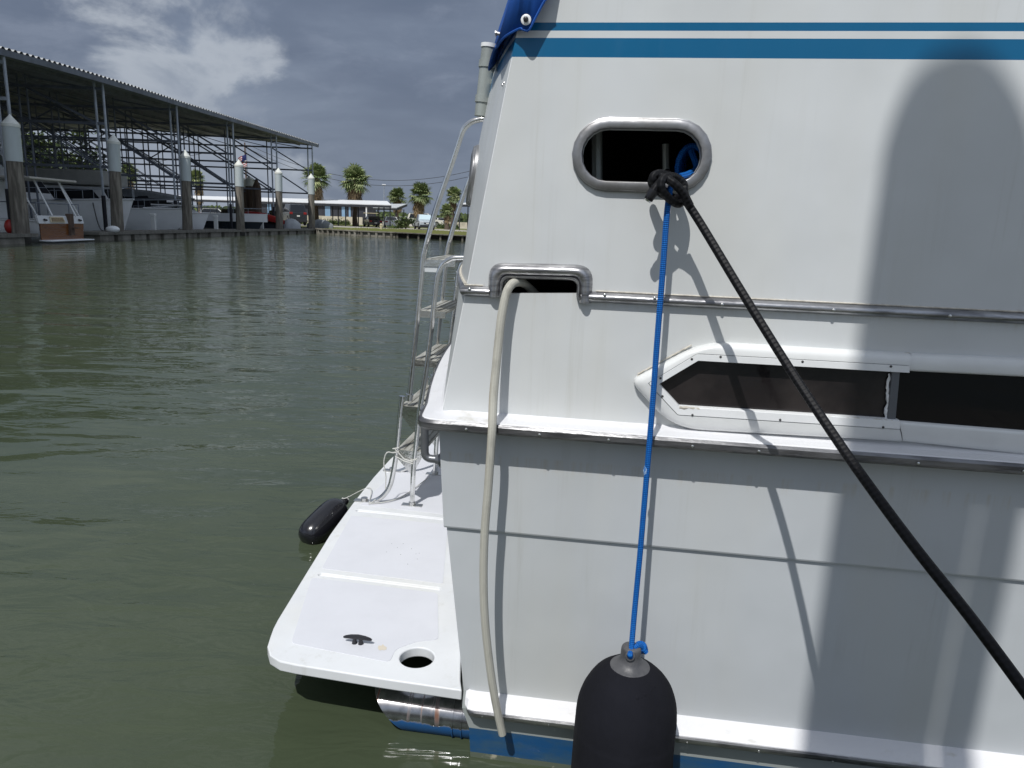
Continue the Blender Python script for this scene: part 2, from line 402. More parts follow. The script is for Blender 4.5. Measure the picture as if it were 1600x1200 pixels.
# ================================================================== THE WHITE MOTOR YACHT
BEAM = 4.1; BH = BEAM/2; LEN = 7.2
SCZ = [(-.6, .05), (0, 0), (.1, -.006), (.2, -.041), (.758, -.09), (1.012, -.107), (1.096, -.108), (2.08, .067), (2.9, .33)]
def sc(z):
    for (a, x), (b, y) in zip(SCZ, SCZ[1:]):
        if z <= b: return x+(y-x)*(z-a)/(b-a)
    return SCZ[-1][1]
def bulge(b, z=0.0): return (.235+.10*min(1, max(0, (z-1.05)/.8)))*(1-((b-BH)/BH)**2)
BS = [BEAM*i/36 for i in range(37)]
def loop(z, o=0.0, corner=0.0, slope=0.0, front=LEN, scz=None):
    c = sc(z if scz is None else scz)
    pts = [V((s, 0, 0)) for s in (front, 4.8, 3.2, 1.6, .8, .35)] + [V((c-bulge(b, z if scz is None else scz), b, 0)) for b in BS] + [V((s, BEAM, 0)) for s in (.35, .8, 1.6, 3.2, 4.8, front)]
    out = []
    for i, p in enumerate(pts):
        a = pts[max(0, i-1)]; q = pts[min(len(pts)-1, i+1)]
        d1 = (p-a).normalized() if i else (q-p).normalized(); d2 = (q-p).normalized() if i < len(pts)-1 else d1
        n1 = V((d1.y, -d1.x, 0)); n2 = V((d2.y, -d2.x, 0)); n = (n1+n2); k = max(.35, n.normalized().dot(n1)); n = n.normalized()
        n = -n                                     # outward
        if 6 < i < len(pts)-7: off = n*(o*.62)
        elif i in (6, len(pts)-7): off = V((-o*.62, -o if i == 6 else o, 0))
        else: off = n*(o/k)
        out.append(p + off + V((0, 0, z+slope*max(0, p.x))))
    if corner:
        out2 = []
        for i, p in enumerate(out):
            if i in (6, len(out)-7):
                a, b = out[i-1], out[i+1]; r = corner
                P = p+(a-p).normalized()*r; Q = p+(b-p).normalized()*min(r, (b-p).length*.8)
                out2 += [P*(1-t)**2 + p*2*t*(1-t) + Q*t*t for t in (0, .25, .5, .75, 1)]
            else: out2.append(p)
        return out2
    return out

# check direction of the outward normal once (side must move to negative y)
_s = loop(1.0, .1)[2].y
assert _s < 0, _s

yacht = empty('motor_yacht', ORG, -YAW)
tag(yacht, 'large white motor yacht with two blue stripes filling the right half', 'yacht')

def bowloop(z, o, n=9):           # carry the sides on to a pointed stem
    pts = []
    for i in range(1, n+1):
        t = i/n; pts.append((LEN+4.2*t*(1+.12*z), BH*(t**2.0), z))
    return pts
def shell(name, levels, mats, mi, parent=yacht, corner=0.0, slope=0.0, smooth=True, angle=30, closetop=None):
    mb = MB(); rows = []
    for z, o in levels:
        L = loop(z, o, corner, slope); n = len(L)
        fr = bowloop(z, o); k = slope*LEN
        A = [V((x, y-o*(1-i/len(fr)), zz+k)) for i, (x, y, zz) in enumerate(fr)]
        B = [V((p.x, BEAM-p.y, p.z)) for p in A[:-1]]
        rows.append(A[::-1]+L+B)
    for i in range(len(rows)-1): mb.grid([rows[i], rows[i+1]], mi[i], closed=True)
    if closetop is not None:
        r = rows[-1] ; mb.add(r, [tuple(range(len(r)))], closetop)
    return mb.build(name, mats, parent, smooth=smooth, angle=angle)

hull = shell('hull', [(-.55, -.35), (-.012, 0), (.018, 0), (.102, 0), (.168, .0), (.215, -.02), (.755, -.002), (.757, .006), (.762, .008), (1.07, .010)],
             [M_hull, M_boot, M_greyhull, M_antifoul], [1, 3, 1, 2, 2, 0, 0, 0, 0])
# bottom ledge with a thin alloy rub strip
def sidestrip(name, lev, m, parent, x0, angle=25):
    mb = MB(); rows = []
    for z, o in lev: rows.append([V((x0, .015, z)), V((x0, -o*.3, z)), V((x0+.012, -o*.85, z)), V((x0+.03, -o, z))]+[V((x, -o, z+.006*x)) for x in (.3, .8, 1.6, 3.2, LEN)])
    mb.grid(rows); return mb.build(name, [m], parent, smooth=True, angle=angle)
sidestrip('spray_ledge', [(.222, -.03), (.208, .010), (.190, .034), (.186, .034), (.185, -.02)], M_ledge, hull, -.020)
sidestrip('rub_strip', [(.187, .034), (.185, .041), (.172, .042), (.166, .034), (.164, -.004)], M_rub, hull, -.014, 60)
# main ledge at deck level
shell('deck_ledge', [(1.112, -.01), (1.104, .006), (1.099, .03), (1.096, .066), (1.092, .071), (1.07, .070), (1.068, -.01)], [M_ledge], [0]*6, hull, corner=.045, angle=25)
shell('rub_rail', [(1.0935, .070), (1.095, .078), (1.088, .084), (1.074, .084), (1.067, .079), (1.066, .02)], [M_raildark, M_rubdark], [0, 0, 0, 1, 1], hull, corner=.05, angle=60)

def screw(mb, p, r, d=OUT):
    M = V(d).to_track_quat('Z', 'Y').to_matrix(); mb.lathe([(r, 0), (r*.95, r*.35), (r*.5, r*.6), (.0002, r*.68)], p, 9, M=M)
class Screws:
    def __init__(s): s.q = []
    def build(s, name, mats, parent, smooth=True):
        for (p, r, d) in s.q:
            m_ = MB(); screw(m_, V((0, 0, 0)), r, d); o = m_.build(name, mats, parent, smooth=True); o.location = p
_scr = screw
def screw(mb, p, r, d=OUT):
    if isinstance(mb, Screws): mb.q.append((p, r, d))
    else: _scr(mb, p, r, d)
# ---- cabin: side wall with its openings, aft face, far side, roof
TOPZ = 2.75
cabin_top = []
PORT = [(.390, 1.797)]; PA, PR = .142, .062          # stadium half width / radius of the hole
def stadium(cx, cz, a, r, n=10):
    out = []
    for sgn, a0 in ((1, -90), (-1, 90)):
        for k in range(n+1):
            t = rad(a0+180*k/n); out.append((cx+sgn*(a-r)+r*math.cos(t), cz+r*math.sin(t)))
    return out
hole_port = stadium(.391, 1.796, .146, .063)
slotL = [(.056, 1.437), (.056, 1.466), (.075, 1.478), (.235, 1.482), (.250, 1.470), (.250, 1.447)]
slot = [(p.x, p.y) for p in fillet([V((x, y, 0)) for x, y in slotL], [.002, .012, .012, .012, .012, .004], 3, True)]
zs = [1.085, 1.44, 1.8, 2.08, 2.4, TOPZ]
outer = [(sc(z), z) for z in zs] + [(LEN, TOPZ), (LEN, 1.085)]
vv, ff = holed(outer, [hole_port, slot])
mb = MB(); mb.add([(x, 0, z) for x, z in vv], ff)
def tunnel(mb, lp, d, mi=0):
    n = len(lp); vs = [(x, 0, z) for x, z in lp]+[(x, d, z) for x, z in lp]
    mb.add(vs, [(k, (k+1) % n, n+(k+1) % n, n+k) for k in range(n)], mi)
tunnel(mb, hole_port, .03); tunnel(mb, slot, .02)
# aft face, strips by height
hp_a = stadium(.66, 1.775, .15, .07)                  # hawse hole in the aft face, (b, z)
bb = [i*.05 for i in range(0, 83)]
outer_a = [(b, 1.085) for b in bb] + [(BEAM, z) for z in zs[1:]] + [(b, TOPZ) for b in bb[::-1]] + [(0, z) for z in zs[1:-1][::-1]]
outer_a = [p for i, p in enumerate(outer_a) if i == 0 or (abs(p[0]-outer_a[i-1][0])+abs(p[1]-outer_a[i-1][1])) > 1e-6]
def aft(b, z, o=0.0):
    db = .29*(-2*(b-BH)/BH**2)*-1; n = V((-1, -(-db)*-1, 0)); n = V((-1, .29*2*(b-BH)/BH**2*1.0, 0)).normalized()
    return V((sc(z)-bulge(b, z), b, z)) + n*o
# interior grid of the aft face so that its curve is real: build from vertical strips, leaving the hole
strip = MB()
def astrip(b0, b1, z0, z1): strip.grid([[aft(b0, z0), aft(b1, z0)], [aft(b0, z1), aft(b1, z1)]])
for b0, b1 in zip(bb, bb[1:]):
    if b1 <= .5+1e-6 or b0 >= .82-1e-6: 
        for z0, z1 in zip(zs, zs[1:]): astrip(b0, b1, z0, z1)
# block with the hole, in the b-z plane, then bent
bm_out = [(b, 1.085) for b in bb if .5-1e-6 <= b <= .8+.051]
b_lo, b_hi = min(b for b in bb if b >= .5-1e-6), max(b for b in bb if b <= .851)
bm_out = [(b, 1.085) for b in bb if b_lo-1e-6 <= b <= b_hi+1e-6]
bm_out += [(b_hi, z) for z in zs[1:-1]] + [(b, TOPZ) for b in bb[::-1] if b_lo-1e-6 <= b <= b_hi+1e-6] + [(b_lo, z) for z in zs[1:-1][::-1]]
hp_a = stadium((b_lo+b_hi)/2, 1.775, .15, .07)
v2, f2 = holed(bm_out, [hp_a]); strip.add([aft(b, z) for b, z in v2], f2)
strip = MB() if False else strip
# drop the strips that doubled the block
keepv = MB()
for b0, b1 in zip(bb, bb[1:]):
    if b1 <= b_lo+1e-6 or b0 >= b_hi-1e-6:
        for z0, z1 in zip(zs, zs[1:]): keepv.grid([[aft(b0, z0), aft(b1, z0)], [aft(b0, z1), aft(b1, z1)]])
keepv.add([aft(b, z) for b, z in v2], f2)
mb.add(keepv.v, keepv.f)
mb.add([(sc(1.085), BEAM, 1.085), (LEN, BEAM, 1.085), (LEN, BEAM, TOPZ), (sc(TOPZ), BEAM, TOPZ)], [(0, 1, 2, 3)])
mb.add([(LEN, 0, 1.085), (LEN, BEAM, 1.085), (LEN+.5, BEAM, TOPZ-.4), (LEN, BEAM, TOPZ), (LEN, 0, TOPZ), (LEN+.5, 0, TOPZ-.4)], [(0, 1, 2, 5), (5, 2, 3, 4), (0, 5, 4), (1, 3, 2)])
rt = [aft(b, TOPZ) for b in bb] + [V((LEN, BEAM, TOPZ)), V((LEN, 0, TOPZ))]
mb.add(rt, [tuple(range(len(rt)))])
cabin = mb.build('cabin', [M_cabin], yacht, fix=True)
md = MB(); r = loop(1.09, 0)
rr = [V((x, y, 1.088)) for x, y, z in bowloop(1.09, 0)][::-1] + [V((p.x, p.y, 1.088)) for p in r] + [V((x, BEAM-y, 1.088)) for x, y, z in bowloop(1.09, 0)[:-1]]
md.add(rr, [tuple(range(len(rr)))]); md.build('deck', [M_ledge], yacht)

# soft white bead down the cabin corner
mb = MB(); mb.tube([V((sc(z)+.001, .001, z)) for z in (1.112, 1.3, 1.43)], .0018, 6); mb.tube([V((sc(z)+.001, .001, z)) for z in (1.46, 1.8, 2.02)], .0018, 6)
mb.build('corner_bead', [M_trim], cabin, smooth=True)

# locker behind the openings
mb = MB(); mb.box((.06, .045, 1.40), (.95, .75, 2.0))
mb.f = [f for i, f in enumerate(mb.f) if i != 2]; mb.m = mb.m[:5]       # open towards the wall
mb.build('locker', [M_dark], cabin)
mb = MB()
mb.tube([onw(1040, 225, -.2), onw(1041, 290, -.2)], .010, 8); mb.build('locker_post', [M_gray_pvc], cabin); mb = MB(); mb.tube([onw(932, 205, -.17), onw(932, 290, -.17)], .016, 8)
mb.build('locker_post', [M_gray_pvc], cabin)
mb = MB()
for k in range(4):
    c = onw(1080+k*3, 262, -.10-.02*k); mb.tube([c+V((.035*math.cos(t*math.pi/9), .02*k*.2, .055*math.sin(t*math.pi/9))) for t in range(18)], .008, 7, closed=True)
mb.tube(smoothpath([onw(1062, 276, .0), onw(1075, 272, -.03), onw(1088, 262, -.08), onw(1080, 235, -.1)]), .008, 8)
tag(mb.build('coiled_rope', [M_blue], None, smooth=True), 'blue rope coiled just inside the right end of the oval side opening', 'rope')
coil = bpy.data.objects['coiled_rope']; coil.matrix_world = yacht.matrix_basis if False else coil.matrix_world

def in_yacht_frame(o):          # things that hang on the yacht are built in its frame and stay top-level
    o.location = ORG; o.rotation_euler = (0, 0, -YAW); return o
in_yacht_frame(coil)

# ---- chrome rings
def ring(lp_in, wide, h, put, name, parent, m, sc_=1.0, n=7, lip=True):
    cx = sum(p[0] for p in lp_in)/len(lp_in); cz = sum(p[1] for p in lp_in)/len(lp_in); mb = MB(); rows = []
    N = len(lp_in)
    prof = [(-.006, -.012), (-.004, .5), (.05, .86), (.12, .93), (.82, .80), (.90, .70), (.93, .45), (1.03, .38), (1.04, -.05)]
    for i, p in enumerate(lp_in):
        a, b = lp_in[i-1], lp_in[(i+1) % N]; t = V((b[0]-a[0], b[1]-a[1])).normalized(); nn = V((t.y, -t.x))
        rows.append([put(p[0]+nn.x*wide*q, p[1]+nn.y*wide*q, h*w) for q, w in prof])
    rows.append(rows[0]); mb.grid(rows)
    return mb.build(name, [m], parent, smooth=True, angle=50)
side = lambda x, z, w: V((x, -w, z))
ring(hole_port, .0255, .017, side, 'hawse_ring', cabin, M_chrome)
ring(hp_a, .028, .02, lambda b, z, w: aft(b, z, w), 'hawse_ring', cabin, M_chrome)
mb = MB(); mb.add([aft(b, z, -.02) for b, z in hp_a], [tuple(range(len(hp_a)))]); mb.build('hawse_shade_sheet', [M_dark], cabin)  # flat near-black sheet, paints the shade inside the aft hole

# ---- alloy moulding at half height, with the jog over the slot
def sweep_strip(pairs, h, name, parent, m, n=7, flat=0):
    mb = MB(); ribbon(mb, [p[0] for p in pairs], [p[1] for p in pairs], h, OUT, n, base=.001)
    return mb.build(name, [m], parent, smooth=True, angle=60)
zt, zb = 1.4535, 1.425
mould = sweep_strip([(V((s, 0, zt)), V((s, 0, zb))) for s in (.262, .6, 1.2, 2.5, 4.5, LEN)], .019, 'moulding', cabin, M_rub)
# jog: outer line and inner line of the arch
oL = fillet([V((.014, 0, 1.428)), V((.014, 0, 1.517)), V((.290, 0, 1.522)), V((.290, 0, 1.424))], [0, .052, .055, 0], 8)
iL = fillet([V((.050, 0, 1.428)), V((.050, 0, 1.484)), V((.256, 0, 1.488)), V((.256, 0, 1.424))], [0, .022, .025, 0], 8)
mb = MB(); ribbon(mb, oL, iL, .023, OUT, 9, base=.001)
ribbon(mb, [p+V((0, -.012, 0)) for p in resample(fillet([V((.047, 0, 1.430)), V((.047, 0, 1.4865)), V((.2585, 0, 1.4905)), V((.2585, 0, 1.430))], [0, .022, .025, 0], 6), 26)],
       resample(fillet([V((.057, 0, 1.437)), V((.057, 0, 1.476)), V((.249, 0, 1.480)), V((.249, 0, 1.44))], [0, .018, .02, 0], 6), 26), .009, OUT, 6)
mb.build('moulding_arch', [M_rub], mould, smooth=True, angle=60)
# around the stern
mb = MB(); rows = []
for k in range(8):
    t = k/7; o = .019*math.sin(math.pi*t)**.55; L = loop(1.44, 0.001+o); rows.append([V((.02, -.001-o, zt+(zb-zt)*t)), V((-.01, -.001-o, zt+(zb-zt)*t))]+[V((p.x, p.y, zt+(zb-zt)*t)) for p in L[6:len(L)-6]])
mb.grid(rows); mb.build('stern_moulding', [M_rub], mould, smooth=True, angle=60)
# cream sealant bead above the stern moulding
mb = MB(); mb.tube([V((p.x, p.y, zt+.004)) for p in loop(1.445, .003)[6:30]], .0045, 6)
mb.tube([V((s, -.001, zt+.0015)) for s in (.30, .9, 1.6, 3, LEN)], .0022, 5); mb.tube([V((s, -.001, zt+.0015)) for s in (sc(1.44), .0)], .0022, 5)
mb.build('sealant_bead', [M_seal], mould, smooth=True)
# screws
mb = Screws()

for x, y in ((733.5, 452), (792, 419.5), (887, 423), (945, 461), (1023, 466)): screw(mb, onw(x, y, .019), .0042)
for k in range(9): screw(mb, V((.62+.27*k, -.020, 1.438)), .0042)
for k in range(14): screw(mb, V((-.02+.193*k+.03*math.sin(k*3), -.086, 1.079)), .004)
for k in range(14): screw(mb, V((.04+.2*k, -.042, .178)), .003)
for k in range(6): screw(mb, aft(.12+.3*k, 1.438, .02), .004, (-1, -.3, 0))
mb.build('screw', [M_screw], mould)

# ---- long side window
wp = lambda x, y, w: (lambda p: V((p.x, 0, p.z)))(onw(x, y, w))
outerW = [wp(1421, 552, .006), wp(1100, 533, .006), wp(984, 594, .006), wp(1050, 669, .004), wp(1406, 688.5, .004)]
groW = [wp(1421, 571.5, .03), wp(1089, 553, .03), wp(1013, 599, .03), wp(1059, 648.5, .03), wp(1406, 671, .03)]
glaW = [wp(1421, 583, .03), wp(1091, 564, .03), wp(1030, 600.4, .03), wp(1062, 635.5, .03), wp(1406, 657, .03)]
fo = fillet(outerW, [0, .07, .028, .085, 0], 9); fg = fillet(groW, [0, .004, .004, .004, 0], 9); fl = fillet(glaW, [0, .002, .002, .002, 0], 9)
def moulded(mb, A, B, prof):
    mb.grid([[a.lerp(b, t)+OUT*w for t, w in prof] for a, b in zip(A, B)])
PROF = [(0, 0), (.015, .008), (.05, .015), (.13, .021), (.3, .026), (.6, .029), (.96, .030), (.985, .026), (1, .0245)]
win = empty('side_window'); win.parent = yacht
mb = MB(); moulded(mb, fo, fg, PROF); frame = mb.build('frame', [M_frame], win, smooth=True, angle=50)
mb = MB(); moulded(mb, fg, fl, [(0, .020), (.03, .029), (.06, .031), (.94, .031), (.98, .029), (1, .026), (1.0, .002)]); trim = mb.build('inner_trim', [M_trim], frame, smooth=True, angle=40)
# second pane runs on forward
xe = 2.62
def ext(p, q, x): t = (x-p.x)/(q.x-p.x); return p+(q-p)*t
oT = [wp(1421.5, 552, .006), wp(1600, 559.5, .006)]; oB = [wp(1406.5, 688.5, .004), wp(1600, 710, .004)]
iT = [wp(1411, 580, .03), wp(1600, 589.5, .03)]; iB = [wp(1404, 659.5, .03), wp(1600, 675, .03)]
fo2 = fillet([oT[0], ext(*oT, xe), ext(*oB, xe), oB[0]], [0, .05, .05, 0], 6); fi2 = fillet([iT[0], ext(*iT, xe-.06), ext(*iB, xe-.06), iB[0]], [0, .01, .01, 0], 6)
for L in (fo2, fi2): L[0] = L[0]+V((.002, 0, 0)); L[-1] = L[-1]+V((.002, 0, 0))
mb = MB(); moulded(mb, fo2, fi2, [(0, 0), (.02, .009), (.08, .017), (.2, .022), (.5, .026), (.85, .027), (.95, .026), (1, .022), (1, .002)]); mb.build('frame', [M_frame], win, smooth=True, angle=50)
# panes
g = glaW; mb = MB(); P0 = [wp(1398, 581, .03), g[1], g[2], g[3], wp(1390, 657, .03)]
mb.add([p+V((0, -.006, 0)) for p in P0], [(0, 1, 2, 3, 4)])
mb.build('pane', [M_glass], win)
mb = MB(); mb.add([p+V((0, -.010, 0)) for p in (wp(1408, 576, .03), ext(*iT, xe-.05)+V((0, 0, .01)), ext(*iB, xe-.05)-V((0, 0, .01)), wp(1400, 664, .03))], [(0, 1, 2, 3)])
mb.build('pane', [M_glass2], win)
mb = MB(); a, b, c, d = wp(1396, 581, .03), wp(1408.6, 582, .03), wp(1401.5, 659, .03), wp(1388.5, 657, .03)
mb.prism([p+V((0, -.003, 0)) for p in (a, b, c, d)], (0, -.018, 0)); mb.build('divider', [M_grey], win, bevel=.0015)
mb = MB()          # ragged old sealant beside the divider and along the lower edge
def rag(p, q, n, r, j=.6):
    pts = [p.lerp(q, i/n)+V((random.uniform(-1, 1)*r*j, 0, random.uniform(-1, 1)*r*j)) for i in range(n+1)]
    mb.tube(pts, [r*random.uniform(.5, 1.3) for _ in pts], 6)
rag(wp(1394, 585, .03)+V((0, -.012, 0)), wp(1388, 657, .03)+V((0, -.014, 0)), 16, .0045)
mb.build('sealant', [M_trim], win, smooth=True, angle=80)
mb = MB(); rag(wp(1062, 636.5, .03)+V((0, -.029, 0)), wp(1094, 639, .03)+V((0, -.029, 0)), 9, .0035, .3); rag(wp(1150, 643, .03)+V((0, -.029, 0)), wp(1395, 657, .03)+V((0, -.029, 0)), 50, .0014, .5)
rag(V((fo[0].x, -.004, fo[0].z+.001)), V((fo[12].x, -.004, fo[12].z+.001)), 60, .0014, .4)
rag(V((outerW[2].x+.02, -.004, outerW[2].z+.018)), V((outerW[1].x-.03, -.004, outerW[1].z-.012)), 26, .0022, .4)
mb.build('sealant', [M_seal], win, smooth=True, angle=80)
mb = Screws()
for x, y in ((1081, 561), (1032, 591), (1035, 619), (1126, 557.5), (1254, 565), (1392, 572.5), (1082, 648.5), (1219, 656), (1380, 667.5)): screw(mb, onw(x, y, .031), .0032)
mb.build('screw', [M_darkscrew], trim)

# ---- swim platform
PZ = .22
def pl(x, y, z=PZ): p = loc(onz(x, y, z)); return V((p.x, p.y, 0))
near = [pl(717, 1092), pl(440, 1046), pl(417, 1020), pl(430, 984)]
nc = [pl(716.5, 1078), pl(600, 1061), pl(452, 1037), pl(421, 1012), pl(431, 985)]
edge = [V((-.034, nc[0].y, 0)), nc[1]] + fillet([nc[1], nc[2]+(nc[2]-nc[1]).normalized()*.09, V((-.752, .22, 0))], .11, 8)[1:-1] + [V((-.752, .24, 0)), V((-.80, .60, 0)), V((-.852, 1.0, 0)), V((-.885, 1.4, 0)), V((-.905, 1.75, 0))]
half = resample(edge, 44)
outl = half + [V((-.912, BH, 0))] + [V((p.x, BEAM-p.y, 0)) for p in half[::-1]]
inn = [V((-.036-bulge(b)*.96, b, 0)) for b in [BEAM-.06-(BEAM-.12)*i/24 for i in range(25)]]
outl2 = [(p.x, p.y) for p in outl+inn]
def slot2(a, b, r, n=6):
    d = (b-a).normalized(); nn = V((-d.y, d.x, 0)); out = []
    for k in range(n+1): t = -math.pi/2+math.pi*k/n; out.append(b+d*math.cos(t)*r+nn*math.sin(t)*r)
    for k in range(n+1): t = math.pi/2+math.pi*k/n; out.append(a+d*math.cos(t)*r+nn*math.sin(t)*r)
    return [(p.x, p.y) for p in out]
g1 = slot2(pl(502, 897.5), pl(684, 920), .011); g2 = slot2(pl(560, 797.5), pl(700, 812), .011)
mir = lambda lp: [(x, BEAM-y) for x, y in lp][::-1]
hc = pl(651.5, 1027); hr = .0565
hole = [(hc.x+hr*math.cos(2*math.pi*k/28), hc.y+hr*math.sin(2*math.pi*k/28)) for k in range(28)]
TH = .036
# rim height 0, panels 3 mm lower is read as a change of finish; grooves are real channels
def slab(outer, through, channels, z, th, chd):
    mb = MB(); v, f = holed(outer, through+channels)
    mb.add([(x, y, z) for x, y in v], f)
    v, f = holed(outer, through); mb.add([(x, y, z-th) for x, y in v], f)
    def wall(lp, z0, z1): n = len(lp); mb.add([(x, y, z0) for x, y in lp]+[(x, y, z1) for x, y in lp], [(k, (k+1) % n, n+(k+1) % n, n+k) for k in range(n)])
    wall(outer, z, z-th)
    for lp in through: wall(lp, z, z-th)
    for lp in channels: wall(lp, z, z-chd); mb.add([(x, y, z-chd) for x, y in lp], [tuple(range(len(lp)))])
    bm = bmesh.new(); me = bpy.data.meshes.new('t'); me.from_pydata(mb.v, [], mb.f); bm.from_mesh(me)
    bmesh.ops.remove_doubles(bm, verts=bm.verts[:], dist=1e-5); bmesh.ops.recalc_face_normals(bm, faces=bm.faces[:])
    m2 = MB(); bm.verts.index_update(); m2.add([q.co.copy() for q in bm.verts], [tuple(q.index for q in g.verts) for g in bm.faces]); bm.free()
    return m2
mb = slab(outl2, [hole], [g1, g2, mir(g1), mir(g2)], PZ, TH, .009)
plat = mb.build('swim_platform', [M_plat], yacht, smooth=True, angle=40, bevel=.008, seg=3)
def panel(pts, r=.02, name='nonskid_panel'):
    P = fillet([V((p[0], p[1], 0)) for p in pts], r, 4, True); n = len(P); mb = MB()
    mb.add([(p.x, p.y, PZ+.0015) for p in P]+[(p.x, p.y, PZ-.002) for p in P], [tuple(range(n))]+[(k, (k+1) % n, n+(k+1) % n, n+k) for k in range(n)])
    return mb.build(name, [M_panel], plat)
pA = [pl(455, 1005), pl(487, 903), pl(684, 927), pl(685, 1000), pl(650, 1003), pl(618, 1015), pl(609, 1035)]
pB = [pl(503, 888), pl(549, 806), pl(700, 820), pl(692, 912)]
pC = [pl(563, 789), V((-.80, 1.75, 0)), V((-.80, BEAM-1.75, 0)), None, None, V((-.40, BH, 0)), V((-.33, 1.36, 0))]
a = pl(563, 789); pC = [a, V((-.815, 1.8, 0)), V((-.815, BEAM-1.8, 0)), V((a.x, BEAM-a.y, 0)), V((-.34, BEAM-a.y+.02, 0)), V((-.405, BH, 0)), V((-.34, a.y-.02, 0))]
panel(pA); panel(pB, .012); panel(pC, .012)
panel([V((p.x, BEAM-p.y, 0)) for p in pA[::-1]]); panel([V((p.x, BEAM-p.y, 0)) for p in pB[::-1]], .012)
# specks and a glue mark left on the deck
mb = MB()
for x, y in ((612, 850), (621, 856), (630, 850), (604, 863), (626, 867), (650, 866), (652, 874), (655, 865), (637, 882), (643, 858)):
    p = pl(x, y); mb = MB(); mb.lathe([(.0022*random.uniform(.6, 1.1), 0), (.0015, .0008)], (p.x, p.y, PZ+.0014), 6); mb.build('speck', [M_darkscrew], plat)
mb = MB(); c = pl(597, 1013); mb.add([(c.x+.018*math.cos(t)*random.uniform(.5, 1.1), c.y+.02*math.sin(t)*random.uniform(.5, 1.1), PZ+.0022) for t in [2*math.pi*k/14 for k in range(14)]], [tuple(range(14))])
mb.build('glue_mark', [mat('glue', (.62, .56, .46), .6)], plat)
# black cleat
mb = MB(); c = pl(559, 1006); c.z = PZ
ax = (pl(581, 1006)-pl(537, 1001)); ax.z = 0; Lc = ax.length/2; ax.normalize()
mb.tube([c+ax*Lc*t+V((0, 0, .026-.006*abs(t)**2)) for t in (-1, -.85, -.5, 0, .5, .85, 1)], [.003, .0055, .0075, .0085, .0075, .0055, .003], 8)
for t in (-.22, .22): mb.tube([c+ax*Lc*t+V((0, 0, .001)), c+ax*Lc*t+V((0, 0, .012)), c+ax*Lc*t*.8+V((0, 0, .024))], [.010, .0065, .006], 8)
mb.build('cleat', [M_blackp], plat, smooth=True)

# ---- exhaust outlet under the platform
mb = MB(); rows = []; cz, cb, er = .050, .125, .070
for i in range(17):
    t = i/16; row = []
    for k in range(28):
        a = 2*math.pi*k/28; z = cz+er*math.sin(a); y = cb+er*math.cos(a)
        s1 = -.215 - .13*(.5+.5*math.sin(a))**1.0          # slanting mouth, upper lip longest
        row.append(V((.02*(1-t)+s1*t, y, z)))
    rows.append(row)
mb.grid(rows, closed=True)
rin = [[p+(V((p.x, cb, cz))-p)*.05 for p in row] for row in rows[::-1]]; mb.grid(rin, closed=True); mb.grid([rows[-1], rin[0]], closed=True)
ex = mb.build('exhaust_outlet', [M_exh], yacht, smooth=True, angle=50)
mb = MB(); mb.tube([V((-.075, cb, cz)), V((-.071, cb, cz))], er+.004, 28); mb.tube([V((-.046, cb, cz)), V((-.042, cb, cz))], er+.004, 28); mb.build('weld_band', [M_exh], ex, smooth=True, angle=60)

# ---- boarding ladder
LB, LB2 = 1.40, 1.87
lad = empty('boarding_ladder'); lad.parent = yacht
def lp(x, y, b=LB): return onw(x, y, -b)
A_top = [lp(*q) for q in ((757, 186), (748, 187), (736, 191), (724, 203), (716, 225), (705, 258), (685, 315), (671, 362), (662, 398), (658, 440), (650, 520), (641, 608), (639.5, 622))]
A_low = [lp(*q) for q in ((628, 621), (625, 650), (620.5, 700), (614, 740), (608, 762), (596, 777), (582, 783.5), (573, 785))]
Bp = [lp(*q) for q in ((714, 403), (703, 405.5), (692, 413), (685, 427), (681, 450), (668.5, 560), (656, 640), (650.5, 690), (646, 735), (644, 789))]
def shiftb(P, b): return [V((p.x, b, p.z)) for p in P]
A_top = [A_top[0]+V((.12, 0, .0))]+A_top; Bp = [Bp[0]+V((.12, 0, .005))]+Bp
AT = smoothpath(A_top, 4); AL = smoothpath(A_low, 4); BP = smoothpath(Bp, 4)
TR = .0125
for P in (AT, shiftb(AT, LB2)):
    mb = MB(); mb.tube(P, TR, 12); e = P[-1]; q = (P[-1]-P[-3]).normalized(); mb.tube([e-q*.012, e+q*.012], TR+.0045, 14); mb.tube([e-q*.02, e-q*.012], TR+.007, 14)
    mb.build('upper_rail', [M_steel], lad, smooth=True, angle=50)
for P in (AL, shiftb(AL, LB2)):
    mb = MB(); mb.tube(P, TR, 12); q = (P[0]-P[2]).normalized(); mb.tube([P[0]-q*.004, P[0]+q*.007], TR+.0025, 14)
    mb.build('lower_rail', [M_steel], lad, smooth=True, angle=50)
for P in (BP, shiftb(BP, LB2)): mb = MB(); mb.tube(P, TR, 12); mb.build('handrail', [M_steel], lad, smooth=True, angle=50)
def foot(x, b, rot=0.0):
    mb = MB(); mb.box((x-.052, b-.017, PZ+.002), (x+.052, b+.017, PZ+.006))
    mb.tube([V((x, b, PZ+.006)), V((x, b, PZ+.02))], .017, 14)
    mb.build('foot_plate', [M_screw], lad, bevel=.001)
for b in (LB, LB2): foot(A_low[-1].x-.012, b); foot(Bp[-1].x, b)
M_tread = mat('weathered_tread', (.42, .42, .39), .6, vcol=(.20, .195, .17), vs=18, stretch=(1, .3, 1), bump=.4, bs=50)
def s_at(P, z): 
    return min(P, key=lambda p: abs(p.z-z)).x
